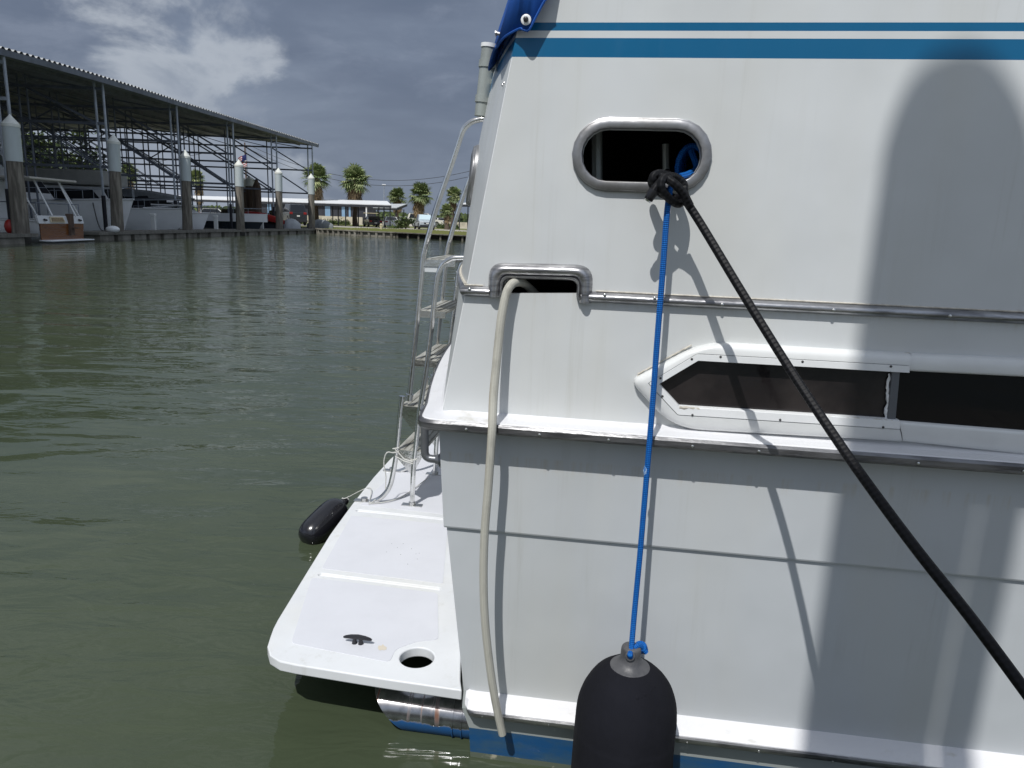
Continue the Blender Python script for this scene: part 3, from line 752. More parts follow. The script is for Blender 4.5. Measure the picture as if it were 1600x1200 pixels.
for z, w in ((1.435, .155), (1.195, .13), (.957, .12), (.725, .115), (.50, .13)):
    P = AT if z > .8 else AL; s0 = s_at(P, z)
    mb = MB(); mb.box((s0-.004, LB-.004, z-.003), (s0+w, LB2+.004, z+.008))
    for k in range(4): mb.box((s0+.012+k*w/4.4, LB+.004, z+.008), (s0+.012+k*w/4.4+w/6, LB2-.004, z+.0115))
    st = mb.build('step', [M_tread], lad)
    for b, sg in ((LB, 1), (LB2, -1)):
        y0, y1 = (b-.006, b-.0035) if sg > 0 else (b+.0035, b+.006)
        if z < .8: mb = MB(); mb.prism([V((s0-.01, y0, z+.008)), V((s0+w, y0, z+.008)), V((s0+w, y0, z-.02)), V((s0+w*.6, y0, z-.12)), V((s0-.01, y0, z-.02))], (0, y1-y0, 0))
        else: mb = MB(); mb.box((s0-.01, y0, z-.022), (s0+w, y1, z+.008))
        mb.build('bracket', [M_steel], st)
    mb = MB(); mb.tube([V((s0-.004, LB, z-.018)), V((s0+w, LB, z-.018))], .006, 8); mb.build('step_tube', [M_steel], st, smooth=True, angle=50)
mb = MB(); mb.box((s_at(AT, 1.43)+.005, LB+.0, 1.385), (s_at(AT, 1.43)+.09, LB+.004, 1.43)); mb.build('bracket', [mat('clear_plastic', (.55, .58, .6), .15)], lad)

# grey bent grab pipe at the corner
mb = MB(); mb.tube(fillet([V((-.10, .16, .925)), V((-.205, .16, .94)), V((-.222, .16, 1.07)), V((-.232, .17, 1.25)), V((-.235, .3, 1.33))], .05, 7), .0125, 12)
mb.tube([V((-.118, .16, .925)), V((-.126, .16, .926))], .03, 16); mb.tube([V((-.126, .16, .926)), V((-.14, .16, .928))], [.022, .014], 14)
mb = MB(); mb.tube(fillet([onw(686, 718, -.14), onw(664, 716, -.14), onw(663, 640, -.14), onw(662, 655, -.16)+V((0, 0, .03))], [0, .04, .0, 0], 7), .0125, 12)
e = onw(688, 718.5, -.14); mb.tube([e+V((.012, 0, 0)), e+V((0, 0, 0))], .026, 16); mb.tube([e, e-V((.014, 0, 0))], [.02, .0135], 14)
mb.build('grab_pipe', [mat('dull_grey_pipe', (.22, .23, .25), .35, .6, var=.2, vs=15)], yacht, smooth=True, angle=50)

# rod holder clamped to the aft rail
c0, c1 = onw(765, 70, -.62), onw(753, 182, -.62); d = (c1-c0); rh = MB()
rh.tube([c0, c1], .0255, 20, cap=True); rhp = rh.build('rod_holder', [M_gray_pvc], yacht, smooth=True, angle=50)
q = d.normalized(); mb = MB(); mb.tube([c0-q*.002, c0+q*.010], .0285, 20); mb.build('rim', [M_trim], rhp, smooth=True)
for t in (.27, .76):
    c = c0.lerp(c1, t); mb = MB(); mb.tube([c-q*.011, c+q*.011], .0292, 20); mb.box((c.x+.02, c.y-.012, c.z-.012), (c.x+.055, c.y+.012, c.z+.012)); mb.tube([c+V((.03, -.014, 0)), c+V((.03, -.02, 0))], .006, 8)
    mb.build('clamp', [M_gray_pvc], rhp, smooth=True, angle=40)
mb = MB(); rod = [c0+V((.055, 0, -.05)), c1+V((.055, 0, .02))]; mb.tube(rod, .012, 12); mb.build('rail_stub', [M_chrome], rhp, smooth=True)

# blue canvas lapped over the top corner and round the stern
def project(p):
    q = toworld(p)-CAM; k = q.dot(FW); return 800+FPX*q.dot(CR)/k, 600-FPX*q.dot(CU)/k
hem = [(740, 175), (752, 132), (764, 106), (770.5, 93), (779, 78), (790, 58.5), (803, 48.5), (811, 45.5), (830, 44)]
def hemy(x):
    if x <= hem[0][0]: return hem[0][1]
    for (a, p), (b, q) in zip(hem, hem[1:]):
        if x <= b: return p+(q-p)*(x-a)/(b-a)
    return hem[-1][1]
def hemz(b, o):
    lo, hi = 1.9, 2.3
    for _ in range(24):
        m = (lo+hi)/2; X, Y = project(aft(b, m, o))
        if Y > hemy(X): lo = m
        else: hi = m
    return (lo+hi)/2
rws = []
lowS = [onw(862, -8, .034), onw(851, 2, .034), onw(838, 26, .034), onw(826.5, 47, .034), onw(818, 47, .030), onw(811.5, 45.5, .020)]
topz = TOPZ+.03
for k, p in enumerate(lowS): rws.append([p.lerp(V((p.x+.055+.03*(5-k)/5, p.y, topz)), t) for t in (0, .2, .45, .7, 1)])
for b in (.02, .08, .16, .26, .38, .52, .68, .84, 1.0, 1.3, 1.8, 2.4, 3.2, 4.0):
    o_ = .02+.006*math.sin(b*23); z0_ = hemz(min(b, .78), o_); p = aft(b, z0_, o_)
    rws.append([aft(b, z0_+(topz-z0_)*t, o_+.012*math.sin(5*t+b*9)) for t in (0, .2, .45, .7, 1)])
dense = [smoothpath([r[k] for r in rws], 4) for k in range(5)]
mb = MB(); mb.grid(dense)
can = mb.build('canvas_cover', [M_canvas], yacht, smooth=True, angle=60)
sm = can.modifiers.new('thick', 'SOLIDIFY'); sm.thickness = .0035; sm.offset = 0
mb = MB(); mb.tube([p+V((0, -.002, 0)) for p in dense[0]], .003, 6); mb.build('hem', [M_canvas], can, smooth=True)
mb = MB(); c = onw(822, 31, .040); M = V((0, -1, 0)).to_track_quat('Z', 'Y').to_matrix(); mb.lathe([(.0125, 0), (.0125, .002), (.010, .0035), (.0085, .0035)], c, 20, M=M); sn = mb.build('snap_ring', [M_trim], can, smooth=True, angle=50)
mb = MB(); mb.lathe([(.0065, .0), (.006, .006), (.003, .0075)], c+V((0, -.003, 0)), 14, M=M); mb.build('snap_button', [M_blackp], sn, smooth=True)
cp = lambda x, y, v: onw(x, y, -v)
mb = MB(); c = cp(785, 54, .5); mb.tube([c, c+V((-.018, -.002, .003))], .0055, 8); mb.tube([c+V((-.018, -.002, .003)), c+V((-.022, -.002, .003))], .009, 10); mb.build('snap_stud', [M_chrome], can, smooth=True)
for x, y, v in ((786.5, 75, .33), (771.5, 122, .5), (788, 130, .05), (785.5, 133, .05)):
    c = onw(x, y, -v); mb = MB(); screw(mb, c, .0045, (-1, -.2, 0)); mb.build('snap_stud', [M_chrome], cabin, smooth=True)

# ================================================================== THINGS HANGING ON THE YACHT
# white hose hanging from the slot
hp = [V((.13, .10, 1.43)), V((.105, .04, 1.462)), onw(806, 441, .004), onw(797, 447, .026), onw(790, 463, .036), onw(783, 500, .045), onw(776.5, 560, .055), onw(771, 620, .072), onw(768.5, 680, .100), onw(763, 760, .102), onw(757.5, 830, .102), onw(755.5, 900, .10), onw(757.5, 965, .097), onw(764, 1030, .09), onw(773, 1090, .082), onw(785, 1147, .072)]
HP = smoothpath(hp, 8); mb = MB(); mb.tube(HP, .0118, 14)
e = HP[-1]; 
hose = in_yacht_frame(mb.build('water_hose', [M_hose], None, smooth=True, angle=60))
tag(hose, 'dirty white braided hose hanging from the slot down the yacht side', 'hose')

# fender under cloth, hung by a blue line
fx, fw = .4545, .150
fz = lambda y: onw(978, y, fw).z
prof = [(.001, -.62), (.05, -.62), (.10, -.58), (.134, -.48), (.139, -.30), (.139, fz(1165)), (.1385, fz(1135)), (.135, fz(1110)), (.126, fz(1090)), (.112, fz(1072)), (.094, fz(1057)), (.074, fz(1046)), (.058, fz(1040)), (.05, fz(1039))]
mb = MB(); 
def flathe(mb, prof, n=48, wob=0.0):
    rows = []
    for r, z in prof:
        rows.append([V((fx+r*math.cos(a)*(1+wob*noise.noise(V((math.cos(a)*2, math.sin(a)*2, z*6)))), -fw+r*math.sin(a)*(1+wob*noise.noise(V((math.cos(a)*2, math.sin(a)*2, z*6)))), z)) for a in [2*math.pi*k/n for k in range(n)]])
    mb.grid(rows, closed=True)
pr = [V((a, 0, b)) for a, b in prof]; pr = [(p.x, p.z) for p in smoothpath(pr, 3)]
flathe(mb, pr, wob=.055)
fender = in_yacht_frame(empty('fender')); tag(fender, 'big black cloth covered fender hanging by the blue line near the bottom edge', 'fender')
mb.build('cloth_cover', [M_fender], fender, smooth=True, angle=80)
mb = MB(); rp = [(.066, fz(1052)), (.0625, fz(1046)), (.055, fz(1040)), (.043, fz(1036)), (.033, fz(1031)), (.0275, fz(1024)), (.0265, fz(1014)), (.024, fz(1009.5)), (.016, fz(1007.5)), (.001, fz(1007))]
pr = [V((a, 0, b)) for a, b in rp]; pr = [(p.x, p.z) for p in smoothpath(pr, 4)]; flathe(mb, pr, 36)
mb.build('rubber_end', [M_rubber], fender, smooth=True, angle=80)
M2 = V((0, -1, .35)).to_track_quat('Z', 'Y').to_matrix()
ec = onw(984.5, 1025, fw+.026); ec = V((ec.x, ec.y, ec.z))
mb = MB(); mb.lathe([(.0135, -.004), (.0125, .003), (.009, .0045), (.0075, .002), (.0072, -.004)], ec, 18, M=M2); mb.build('eye', [M_rubber], fender, smooth=True)
mb = MB()       # puckered tear in the cloth by the collar
for k in range(7):
    a_ = rad(-78+7*k); z_ = fz(1055.5+1.2*(k % 2)-.8*k); r_ = .0915-.0022*k; M_ = V((math.cos(a_), math.sin(a_), .9)).to_track_quat('Z', 'Y').to_matrix()
    mb.lathe([(.0075, -.004), (.007, .001), (.004, .0035), (.0005, .0042)], (fx+r_*math.cos(a_), -fw+r_*math.sin(a_), z_), 8, M=M_)
mb.build('torn_fold', [M_fender], fender, smooth=True)

# blue line
bl = [onw(1052, 283, .03), onw(1047, 296, .07), onw(1043, 325, .088), onw(1040, 360, .09)]
bl += [onw(x, y, w) for x, y, w in ((1035, 430, .094), (1027, 530, .1), (1019, 640, .107), (1009, 760, .114), (1000.5, 860, .122), (992, 950, .134), (986.5, 1012, .160), (984.5, 1022, .181), (985, 1026, .178))]
mb = MB(); mb.tube(smoothpath(bl, 6), .0074, 10)
kc = onw(1001, 1013, .135)
for k in range(3):
    mb.tube([kc+V((.011*math.cos(t)+.002*k, .007*math.sin(t+k), .006-.006*k+.006*math.sin(t))) for t in [2*math.pi*i/14 for i in range(14)]], .006, 7, closed=True)
mb.tube(smoothpath([onw(990, 1013, .16), onw(997, 1009, .15), onw(1004, 1013, .14), onw(1010, 1020, .14)]), .0068, 8)
line = in_yacht_frame(mb.build('fender_line', [M_blue], None, smooth=True, angle=80)); tag(line, 'taut blue line running from the oval opening down to the black fender', 'rope')

mb = MB(); wl = [onw(1010.5, 728, .112), onw(1009.5, 742, .113)]; mb.tube([wl[0], wl[0].lerp(wl[1], .5)+V((-.0012, 0, 0)), wl[1]], [.0060, .0079, .0060], 8); wpz = mb.build('worn_patch', [mat('frayed_white', (.40, .52, .66), .8, vcol=(.03, .15, .42), vs=160, vlo=.45, vhi=.5)], line, smooth=True)
# black mooring line with its knot
rpx = [(1072, 314, .090), (1100, 358, .110), (1165, 466, .190), (1240, 586, .285), (1300, 676, .390), (1350, 748, .490), (1430, 856, .610), (1515, 963, .70), (1600, 1077, .78), (1720, 1240, .88)]
rp = smoothpath([onw(*q) for q in rpx], 8)
end = rp[-1]
rp += smoothpath([end, end+(rp[-1]-rp[-9]).normalized()*.2, loc(V((1.44, .28, .41)))], 6)[1:]
RR = .0100
mb = MB(); mb.tube(rp, RR, 14)
K = onw(1046, 292, .075)
def kp(dx, dy, w): return onw(dx, dy, w)
knot = [kp(1078, 322, .098), kp(1066, 300, .11), kp(1048, 283, .115), kp(1028, 276, .085), kp(1018, 284, .045), kp(1030, 300, .055), kp(1052, 309, .06), kp(1066, 305, .075), kp(1068, 288, .07), kp(1052, 276, .08), kp(1036, 280, .118), kp(1034, 296, .122), kp(1048, 312, .10), kp(1062, 318, .08), kp(1070, 304, .055), kp(1058, 286, .03), kp(1046, 276, -.02), kp(1042, 270, -.08)]
mb.tube(smoothpath(knot, 7), RR*1.02, 12)
mb.tube(smoothpath([kp(1040, 300, .06), kp(1027, 291, .088), kp(1020, 277, .10), kp(1032, 271, .085), kp(1050, 279, .06)], 7), RR, 12)
tail = [kp(1033, 283, .10), kp(1024, 294, .118), kp(1019, 302, .12), kp(1013, 312, .118)]
mb.tube(smoothpath(tail, 5), [RR*1.0]*11+[RR*1.1]*5, 12)
mline = in_yacht_frame(empty('mooring_line')); tag(mline, 'thick black braided mooring line knotted at the oval opening, running down right', 'rope')
mb.build('braided_rope', [M_rope], mline, smooth=True, angle=80)
mb = MB(); T = smoothpath(tail, 5); mb.tube([T[7], T[11], T[-1]], [RR*1.22, RR*1.25, RR*1.0], 14); sl = mb.build('end_sleeve', [mat('sleeve_rubber', (.012, .012, .014), .3)], mline, smooth=True, angle=60)
mb = MB(); mb.tube([T[-1], T[-1]+(T[-1]-T[-3]).normalized()*.004], [RR*.95, RR*.7], 12); mb.build('metal_tip', [M_screw], sl)

# white string tied between the ladder rails
a = min(AL, key=lambda p: abs(p.z-.475)); b = min(BP, key=lambda p: abs(p.z-.455)); mb = MB()
def around(c, r, k=1): return [c+V((r*math.cos(t), r*math.sin(t), .004*t*k)) for t in [2*math.pi*i/10 for i in range(11)]]
mb.tube(around(a+V((0, 0, .02)), TR+.004), .0032, 6); mb.tube(around(a, TR+.004), .0032, 6); mb.tube(around(b, TR+.004), .0032, 6)
mb.tube([a+V((.0, -TR-.004, .035)), (a+b)/2+V((0, -TR-.006, .006)), b+V((0, -TR-.005, .01))], .003, 6)
mb.tube([a+V((.0, -TR-.004, .0)), (a+b)/2+V((0, -TR-.007, -.004)), b+V((0, -TR-.005, .0))], .003, 6)
mb.tube(smoothpath([a+V((-TR, 0, .01)), a+V((-.045, -.01, .012)), a+V((-.06, -.01, -.04)), a+V((-.05, -.01, -.11)), a+V((-.052, -.01, -.18))], 5), .003, 6)
mb.tube(smoothpath([V((-.80, 1.36, PZ+.006)), V((-.72, 1.40, PZ+.008)), V((-.66, 1.5, PZ+.008)), V((-.6, 1.8, PZ+.01))], 6), .0028, 6)
string = in_yacht_frame(mb.build('tie_string', [M_string], None, smooth=True)); tag(string, 'thin white string tied round the lower ladder rails with a loose tail', 'string')

# small black fender lying in the water behind the platform
f0 = loc(onz(480, 842, .02)); f1 = loc(onz(536, 786, .13)); ax = (f1-f0).normalized(); Lf = (f1-f0).length
q = ax.to_track_quat('Z', 'Y').to_matrix(); r_ = .078
mb = MB(); rp_ = [(.001, -.02), (.03, -.018), (.055, -.004), (.071, .025), (.077, .07), (.077, Lf-.10), (.070, Lf-.055), (.055, Lf-.025), (.034, Lf-.012), (.024, Lf+.0), (.020, Lf+.022), (.012, Lf+.03), (.001, Lf+.032)]
pr = [V((x, 0, z)) for x, z in rp_]; mb.lathe([(max(.0005, p.x), p.z) for p in smoothpath(pr, 3)], f0, 30, M=q)
fen2 = in_yacht_frame(mb.build('fender', [mat('wet_black_vinyl', (.012, .012, .016), .22, coat=.4, var=.3, vs=9)], None, smooth=True, angle=70)); tag(fen2, 'glossy black fender floating against the outer edge of the swim platform', 'fender')
mb = MB(); tip = f0+ax*(Lf+.02)
mb.tube(smoothpath([tip, tip+V((.03, .0, .03)), V((-.86, tip.y-.02, PZ+.012)), V((-.80, 1.38, PZ+.006)), V((-.77, 1.395, PZ+.02))], 6), .0024, 6); mb.tube(around(tip, .018), .003, 6)
ty = in_yacht_frame(mb.build('tie_string', [M_string], None, smooth=True)); tag(ty, 'white string from the floating black fender to the ladder foot', 'string')

# ================================================================== WATER AND LAND
def m_water():
    m = bpy.data.materials.new('harbour_water'); m.use_nodes = True; T = NT(m.node_tree); p = T.nt.nodes['Principled BSDF']
    c = T.n('ShaderNodeTexCoord').outputs['Object']
    nz = T.noise(c, .25, 4, .55)
    T.l(T.mix(T.step(nz, .3, .7), (.046, .060, .034), (.062, .076, .048)), p.inputs['Base Color'])
    p.inputs['Roughness'].default_value = .035; p.inputs['IOR'].default_value = 1.333; p.inputs['Specular IOR Level'].default_value = .5
    rr = rad(17)
    a = T.noise(T.mapped(c, (1.0, 2.2, 1), rot=(0, 0, rr)), .75, 2, .45, .3)          # slow swell
    b = T.noise(T.mapped(c, (1.0, 2.6, 1), rot=(0, 0, rr+.12)), 3.0, 3, .5, .5)      # ripples
    d = T.noise(T.mapped(c, (1.0, 1.8, 1), rot=(0, 0, rr-.3)), 10.0, 2, .5)
    calm = T.step(T.noise(T.mapped(c, (1, .8, 1), (2, 3, 0)), .17, 3, .5), .40, .60)
    h = T.math('ADD', T.math('MULTIPLY', a, .052), T.math('MULTIPLY', T.math('ADD', T.math('MULTIPLY', b, .0125), T.math('MULTIPLY', d, .0014)), T.math('ADD', T.math('MULTIPLY', calm, .8), .3)))
    bp = T.n('ShaderNodeBump'); bp.inputs['Strength'].default_value = 1.0; bp.inputs['Distance'].default_value = 1.0
    T.l(h, bp.inputs['Height']); T.l(bp.outputs[0], p.inputs['Normal'])
    MATS['water'] = m; return m
mb = MB(); mb.add([(-260, -120, 0), (200, -120, 0), (200, 140, 0), (-260, 140, 0)], [(0, 1, 2, 3)])
tag(mb.build('water', [m_water()]), kind='structure')

GZ = .46
def m_ground():
    m = bpy.data.materials.new('shore_ground'); m.use_nodes = True; T = NT(m.node_tree); p = T.nt.nodes['Principled BSDF']
    c = T.n('ShaderNodeTexCoord').outputs['Object']
    n = T.noise(c, .35, 6, .6); f = T.noise(c, 6, 3, .6)
    k = T.mix(T.step(n, .35, .65), (.19, .22, .07), (.28, .26, .13)); k = T.mix(T.math('MULTIPLY', f, .5), k, (.075, .10, .03))
    T.l(k, p.inputs['Base Color']); p.inputs['Roughness'].default_value = .95; p.inputs['Specular IOR Level'].default_value = .1
    MATS['ground'] = m; return m
shore = [(-260, 77, 0), (-30, 76, 0), (-21.5, 75, 0), (-18.5, 69.4, 0)] + [tuple(onz(x, y)) for x, y in ((560, 368.5), (618, 371), (720, 376))] + [(12, 55.3, 0), (45, 39, 0), (200, 10, 0)]
poly = [(x, y, GZ) for x, y, z in shore] + [(3500, 10, GZ), (3500, 4500, GZ), (-3500, 4500, GZ), (-3500, 77, GZ)]
mb = MB(); mb.add(poly, [tuple(range(len(poly)))]); tag(mb.build('ground', [m_ground()]), kind='structure')
M_conc = mat('pale_concrete', (.40, .38, .33), .9, var=.25, vs=1.2)
M_lot = mat('caliche_lot', (.50, .46, .38), .95, var=.2, vs=.4)
def sheet(name, pts, z, m, kind='structure'):
    mb = MB(); mb.add([(x, y, z) for x, y in pts], [tuple(range(len(pts)))]); return tag(mb.build(name, [m]), kind=kind)
sheet('road', [(-70, 88), (60, 82), (60, 101), (-70, 104)], GZ+.004, M_conc)
sheet('parking_lot', [(-140, 128), (130, 124), (200, 330), (-200, 330)], GZ+.004, M_lot)
M_wood = mat('grey_timber', (.16, .145, .12), .85, vcol=(.075, .07, .06), vs=3, stretch=(1, 1, .25))
M_wetwood = mat('dark_timber', (.035, .03, .027), .8, var=.4, vs=2)
M_sheetp = mat('old_concrete', (.26, .245, .21), .9, vcol=(.12, .11, .09), vs=1.2)
# bulkheads
def along(a, b, n): return [V(a).lerp(V(b), i/n) for i in range(n+1)]
s = [V(p) for p in shore]
bk = empty('concrete_bulkhead', s[3]); tag(bk, 'low grey concrete bulkhead under the grass bank, left of the timber one', 'seawall')
mb = MB()
def rel(p, o): return V(p)-o.location
zb = V((0, 0, -.6)); zt_ = V((0, 0, GZ+.01))
for a, b in ((s[2], s[3]), (s[3], s[4]), (s[4], s[5])):
    d = (b-a).normalized(); n_ = V((d.y, -d.x, 0)); nn = int((b-a).length/.62)
    mb.add([rel(q, bk) for q in (a+n_*.02+zb, b+n_*.02+zb, b+n_*.02+V((0,0,GZ)), a+n_*.02+V((0,0,GZ)))], [(0, 1, 2, 3)])
    for i in range(nn):
        p = a+(b-a)*(i+.5)/nn; mb.bar(rel(p+n_*.08+V((0, 0, -.5)), bk), rel(p+n_*.08+V((0, 0, .40)), bk), .2, .16)
mb.build('sheet_piles', [M_sheetp], bk)
mb = MB()
for a, b in ((s[2], s[3]), (s[3], s[4]), (s[4], s[5])): mb.bar(rel(a+V((0, 0, GZ-.02)), bk), rel(b+V((0, 0, GZ-.02)), bk), .4, .1)
mb.build('cap_beam', [M_sheetp], bk)
tb = empty('timber_bulkhead', s[5]); tag(tb, 'dark timber bulkhead with pale posts below the silver pickup', 'seawall')
mb = MB(); P2 = MB()
for a, b in ((s[5], s[6]), (s[6], s[7]), (s[7], s[8])):
    d = (b-a).normalized(); n_ = V((d.y, -d.x, 0)); nn = max(2, int((b-a).length/.96))
    mb.add([rel(q, tb) for q in (a+zb, b+zb, b+V((0,0,GZ-.05)), a+V((0,0,GZ-.05)))], [(0, 1, 2, 3)])
    for i in range(min(nn, 16)):
        p = a+(b-a)*(i+.3)/nn; q = MB(); q.tube([rel(p+n_*.2+V((0, 0, -.6)), tb), rel(p+n_*.2+V((0, 0, .36)), tb)], .1, 8); q.build('post', [M_wood], tb, smooth=True)
mb.build('sheathing', [M_wetwood], tb)
mb = MB()
for a, b in ((s[5], s[6]), (s[6], s[7]), (s[7], s[8])):
    d = (b-a).normalized(); n_ = V((d.y, -d.x, 0)); mb.bar(rel(a+n_*.14+V((0, 0, GZ-.02)), tb), rel(b+n_*.14+V((0, 0, GZ-.02)), tb), .6, .08)
mb.build('cap_board', [M_wood], tb)

# ================================================================== COVERED SLIPS
M_gal = mat('galvanised_steel', (.42, .46, .52), .5, .2, var=.3, vs=1.5)
M_gdark = mat('dark_steel', (.17, .19, .235), .6, .2, var=.3, vs=1.5)
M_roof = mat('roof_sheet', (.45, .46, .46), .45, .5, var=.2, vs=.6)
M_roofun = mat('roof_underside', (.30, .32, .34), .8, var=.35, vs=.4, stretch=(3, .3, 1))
M_sleeve = mat('black_sleeve', (.012, .012, .02), .6)
shed = empty('covered_slip_shed', (-21, 50, 0)); tag(shed, 'long open steel shed roof over the boat slips at the left', 'boat shed')
SO = shed.location
def eave(y):                       # front edge of the roof (x, z)
    t = (y-30)/40; return (-20.75+.25*(1-t)-.0*t + (1.2*max(0, t-.45)), 8.05+.12*t)
Y0, Y1 = 10.0, 77.3
EX0, EX1 = -22.6, -21.0
def ex(y): return EX0+(EX1-EX0)*max(0, (y-50)/(Y1-50))**1.3 if y > 50 else EX0+.27*max(0, (50-y)/17)
def ez(y): return 7.88+.73*(1-math.exp(-(y-32.4)/15))/(1-math.exp(-45/15)) if y > 32.4 else 7.88-(32.4-y)*.02
RX, RZ = -40.5, 1.1               # ridge, rise
rows = []; ny = int((Y1-Y0)/.1)
for x_, dz in ((0, 0), (.5, 1), (1, 0)): pass
top = MB(); lines = []
for i in range(ny+1):
    y = Y0+(Y1-Y0)*i/ny; w = .045*(1 if (i//2) % 2 else -1)
    e, z = ex(y), ez(y); lines.append([V((e+.35, y, z+.18+w))-SO, V((RX, y, z+.18+RZ+w))-SO, V((-58, y, z+.18+w))-SO])
top.grid(lines); rf = top.build('roof', [M_roof], shed)
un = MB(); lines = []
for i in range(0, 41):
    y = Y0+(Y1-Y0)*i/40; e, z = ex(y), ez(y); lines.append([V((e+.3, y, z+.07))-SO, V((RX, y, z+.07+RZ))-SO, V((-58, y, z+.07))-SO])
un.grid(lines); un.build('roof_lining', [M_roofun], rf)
g = MB(); pts = [V((ex(y)+.30, y, ez(y)))-SO for y in [Y0+(Y1-Y0)*i/24 for i in range(25)]]
for a, b in zip(pts, pts[1:]): g.bar(a, b, .1, .26)
g.build('gutter', [M_gdark], rf)
g = MB()
for k in range(11):
    dx = 1.6+k*3.1
    for i in range(12):
        ya, yb = Y0+(Y1-Y0)*i/12, Y0+(Y1-Y0)*(i+1)/12
        f = lambda y: V((ex(y)-dx, y, ez(y)-.02+RZ*min(1, dx/17) - max(0, (dx-17))*RZ/16.5))-SO
        g.bar(f(ya), f(yb), .1, .2)
g.build('purlins', [M_gdark], rf)
pr_ = MB(); pr_.prism([V((ex(Y1)+.35, Y1+.02, ez(Y1)+.2))-SO, V((RX, Y1+.02, ez(Y1)+.2+RZ))-SO, V((-58, Y1+.02, ez(Y1)+.2))-SO, V((-58, Y1+.02, ez(Y1)-.02))-SO, V((RX, Y1+.02, ez(Y1)+RZ-.05))-SO, V((ex(Y1)+.35, Y1+.02, ez(Y1)-.02))-SO], (0, .08, 0)); pr_.build('fascia', [M_gdark], rf)
rowsY = [(24.3, -23.1), (32.9, -22.6), (41, -22.9), (49.7, -22.95), (58.3, -22.6), (67, -22.1), (75.6, -21.3)]
for ri, (Y, X) in enumerate(rowsY):
    zt2 = lambda x: ez(Y)+RZ*(1-abs(x-RX)/(abs(EX0-RX)))-.0
    for b in range(8):
        for h in (0, 1):
            if ri == 0 and b > 1: continue
            if ri in (1, 2) and b > 6: continue
            x = X-.45*h - 3.65*b + (.0 if b == 0 else 0)
            if b == 0 and h == 1: x = X+.45
            p = MB(); zz = zt2(x)
            big = b == 0
            p.tube([V((x, Y, .3))-SO, V((x, Y, zz))-SO], .068 if big else .055, 7)
            o = p.build('post', [M_gal if b == 0 else M_gdark], shed, smooth=True)
            if b == 0 and h == 0:
                q = MB(); q.tube([V((x, Y, .35))-SO, V((x, Y, 2.3))-SO], .11, 9); q.build('sleeve', [M_sleeve], o, smooth=True)
    fr = MB(); xs = [X-3.65*b for b in range(9)]
    for zi, zl in enumerate((8.2, 6.08, 3.82)):
        zz = min(zl, ez(Y)-.35) if zi == 0 else zl
        fr.bar(V((X+.45, Y, zz))-SO, V((xs[-1], Y, zz))-SO, .1, .14)
    for b in range(8):
        x1, x0 = xs[b], xs[b+1]
        zz = min(8.15, ez(Y)-.4)
        for dy in (-.22, .22):
            fr.bar(V((x0, Y+dy, zz))-SO, V((x1, Y+dy, 6.08))-SO, .05, .065)
            fr.bar(V((x0, Y+dy, 6.08))-SO, V((x1, Y+dy, 3.82))-SO, .05, .065)
            if b < 7: fr.bar(V((x0, Y+dy, zt2(x0)-.1))-SO, V((x1, Y+dy, zz))-SO, .055)
        if ri in (3, 5) and b in (2, 4): fr.bar(V((x1, Y, zz))-SO, V((x0, Y, 6.08))-SO, .08)
    fr.build('cross_frame', [M_gdark if ri > 1 else M_gal], shed)

# ================================================================== MOORING PILINGS AND DOCK
M_pile = mat('piling_wood', (.26, .235, .20), .9, vcol=(.11, .098, .082), vs=2.4, stretch=(3, 3, .35), vlo=.3, vhi=.65, bump=.4, bs=8)
M_wrap = mat('piling_wrap', (.52, .57, .58), .45, var=.12, vs=1.2, stretch=(2, 2, .4))
M_cap = mat('piling_cap', (.74, .75, .70), .45, var=.15, vs=3)
M_pilewet = mat('piling_wet', (.03, .028, .022), .7, var=.4, vs=4)
PIL = [(15, 178, 383, 32, 'nearest and largest piling at the left edge, beside the wooden sterned boat'), (177, 209, 372, 40, 'weathered piling with white cap in front of the big white bow'), (289, 234, 368, 48, 'weathered piling with white cap right of the small white hull'),
       (373, 249, 366, 55, 'weathered piling with white cap in front of the dark hulled boat'), (435, 262, 364, 63, 'weathered piling with white cap left of the black van'), (486, 271, 363, 71, 'farthest white capped piling, before the grey covered boat and palm')]
for i, (x, yt, yb, D, lab) in enumerate(PIL):
    tp = ond(x, yt, D); bt = ond(x+(yb-yt)*(600-x)/5750*(.62 if i else .95), yb, D); bt.z = 0
    r = .31 if i == 0 else .285
    pz = empty('mooring_piling', (bt.x, bt.y, 0)); tag(pz, lab, 'piling', 'white capped mooring pilings along the slips')
    ln = V((tp.x-bt.x, 0, 1.0)); lean = lambda z: V(((tp.x-bt.x)*z/tp.z, 0, z))
    zc = tp.z; m_ = MB()
    m_.tube([lean(-1.5), lean(0)+V((0, 0, 0)), lean(zc*.3), lean(zc-1.9)], [r*1.12, r*1.12, r*1.05, r*.98], 20); m_.build('shaft', [M_pile], pz, smooth=True)
    m_ = MB(); m_.tube([lean(-1.2), lean(.28)], r*1.16, 20); m_.build('wet_foot', [M_pilewet], pz, smooth=True)
    m_ = MB(); m_.tube([lean(zc-1.92), lean(zc-.47)], r*1.06, 20); m_.build('wrap', [M_wrap], pz, smooth=True)
    m_ = MB(); m_.tube([lean(zc-.52), lean(zc-.40), lean(zc-.38), lean(zc-.03), lean(zc)], [r*1.12, r*1.12, r*1.05, .03, .004], 20); m_.build('cap', [M_cap], pz, smooth=True, angle=25)
    pz.location = (bt.x, bt.y, 0)
dk = empty('floating_dock', (-22, 50, 0)); tag(dk, 'low grey floating dock running along the slips behind the pilings', 'dock'); DO = dk.location
M_deckw = mat('dock_boards', (.20, .19, .165), .9, var=.35, vs=2, stretch=(1, 4, 1))
dl = [(-21.9, 20), (-22.0, 32.6), (-22.0, 37.4), (-21.9, 44), (-21.6, 50), (-21.0, 58), (-20.4, 66), (-19.7, 73.5)]
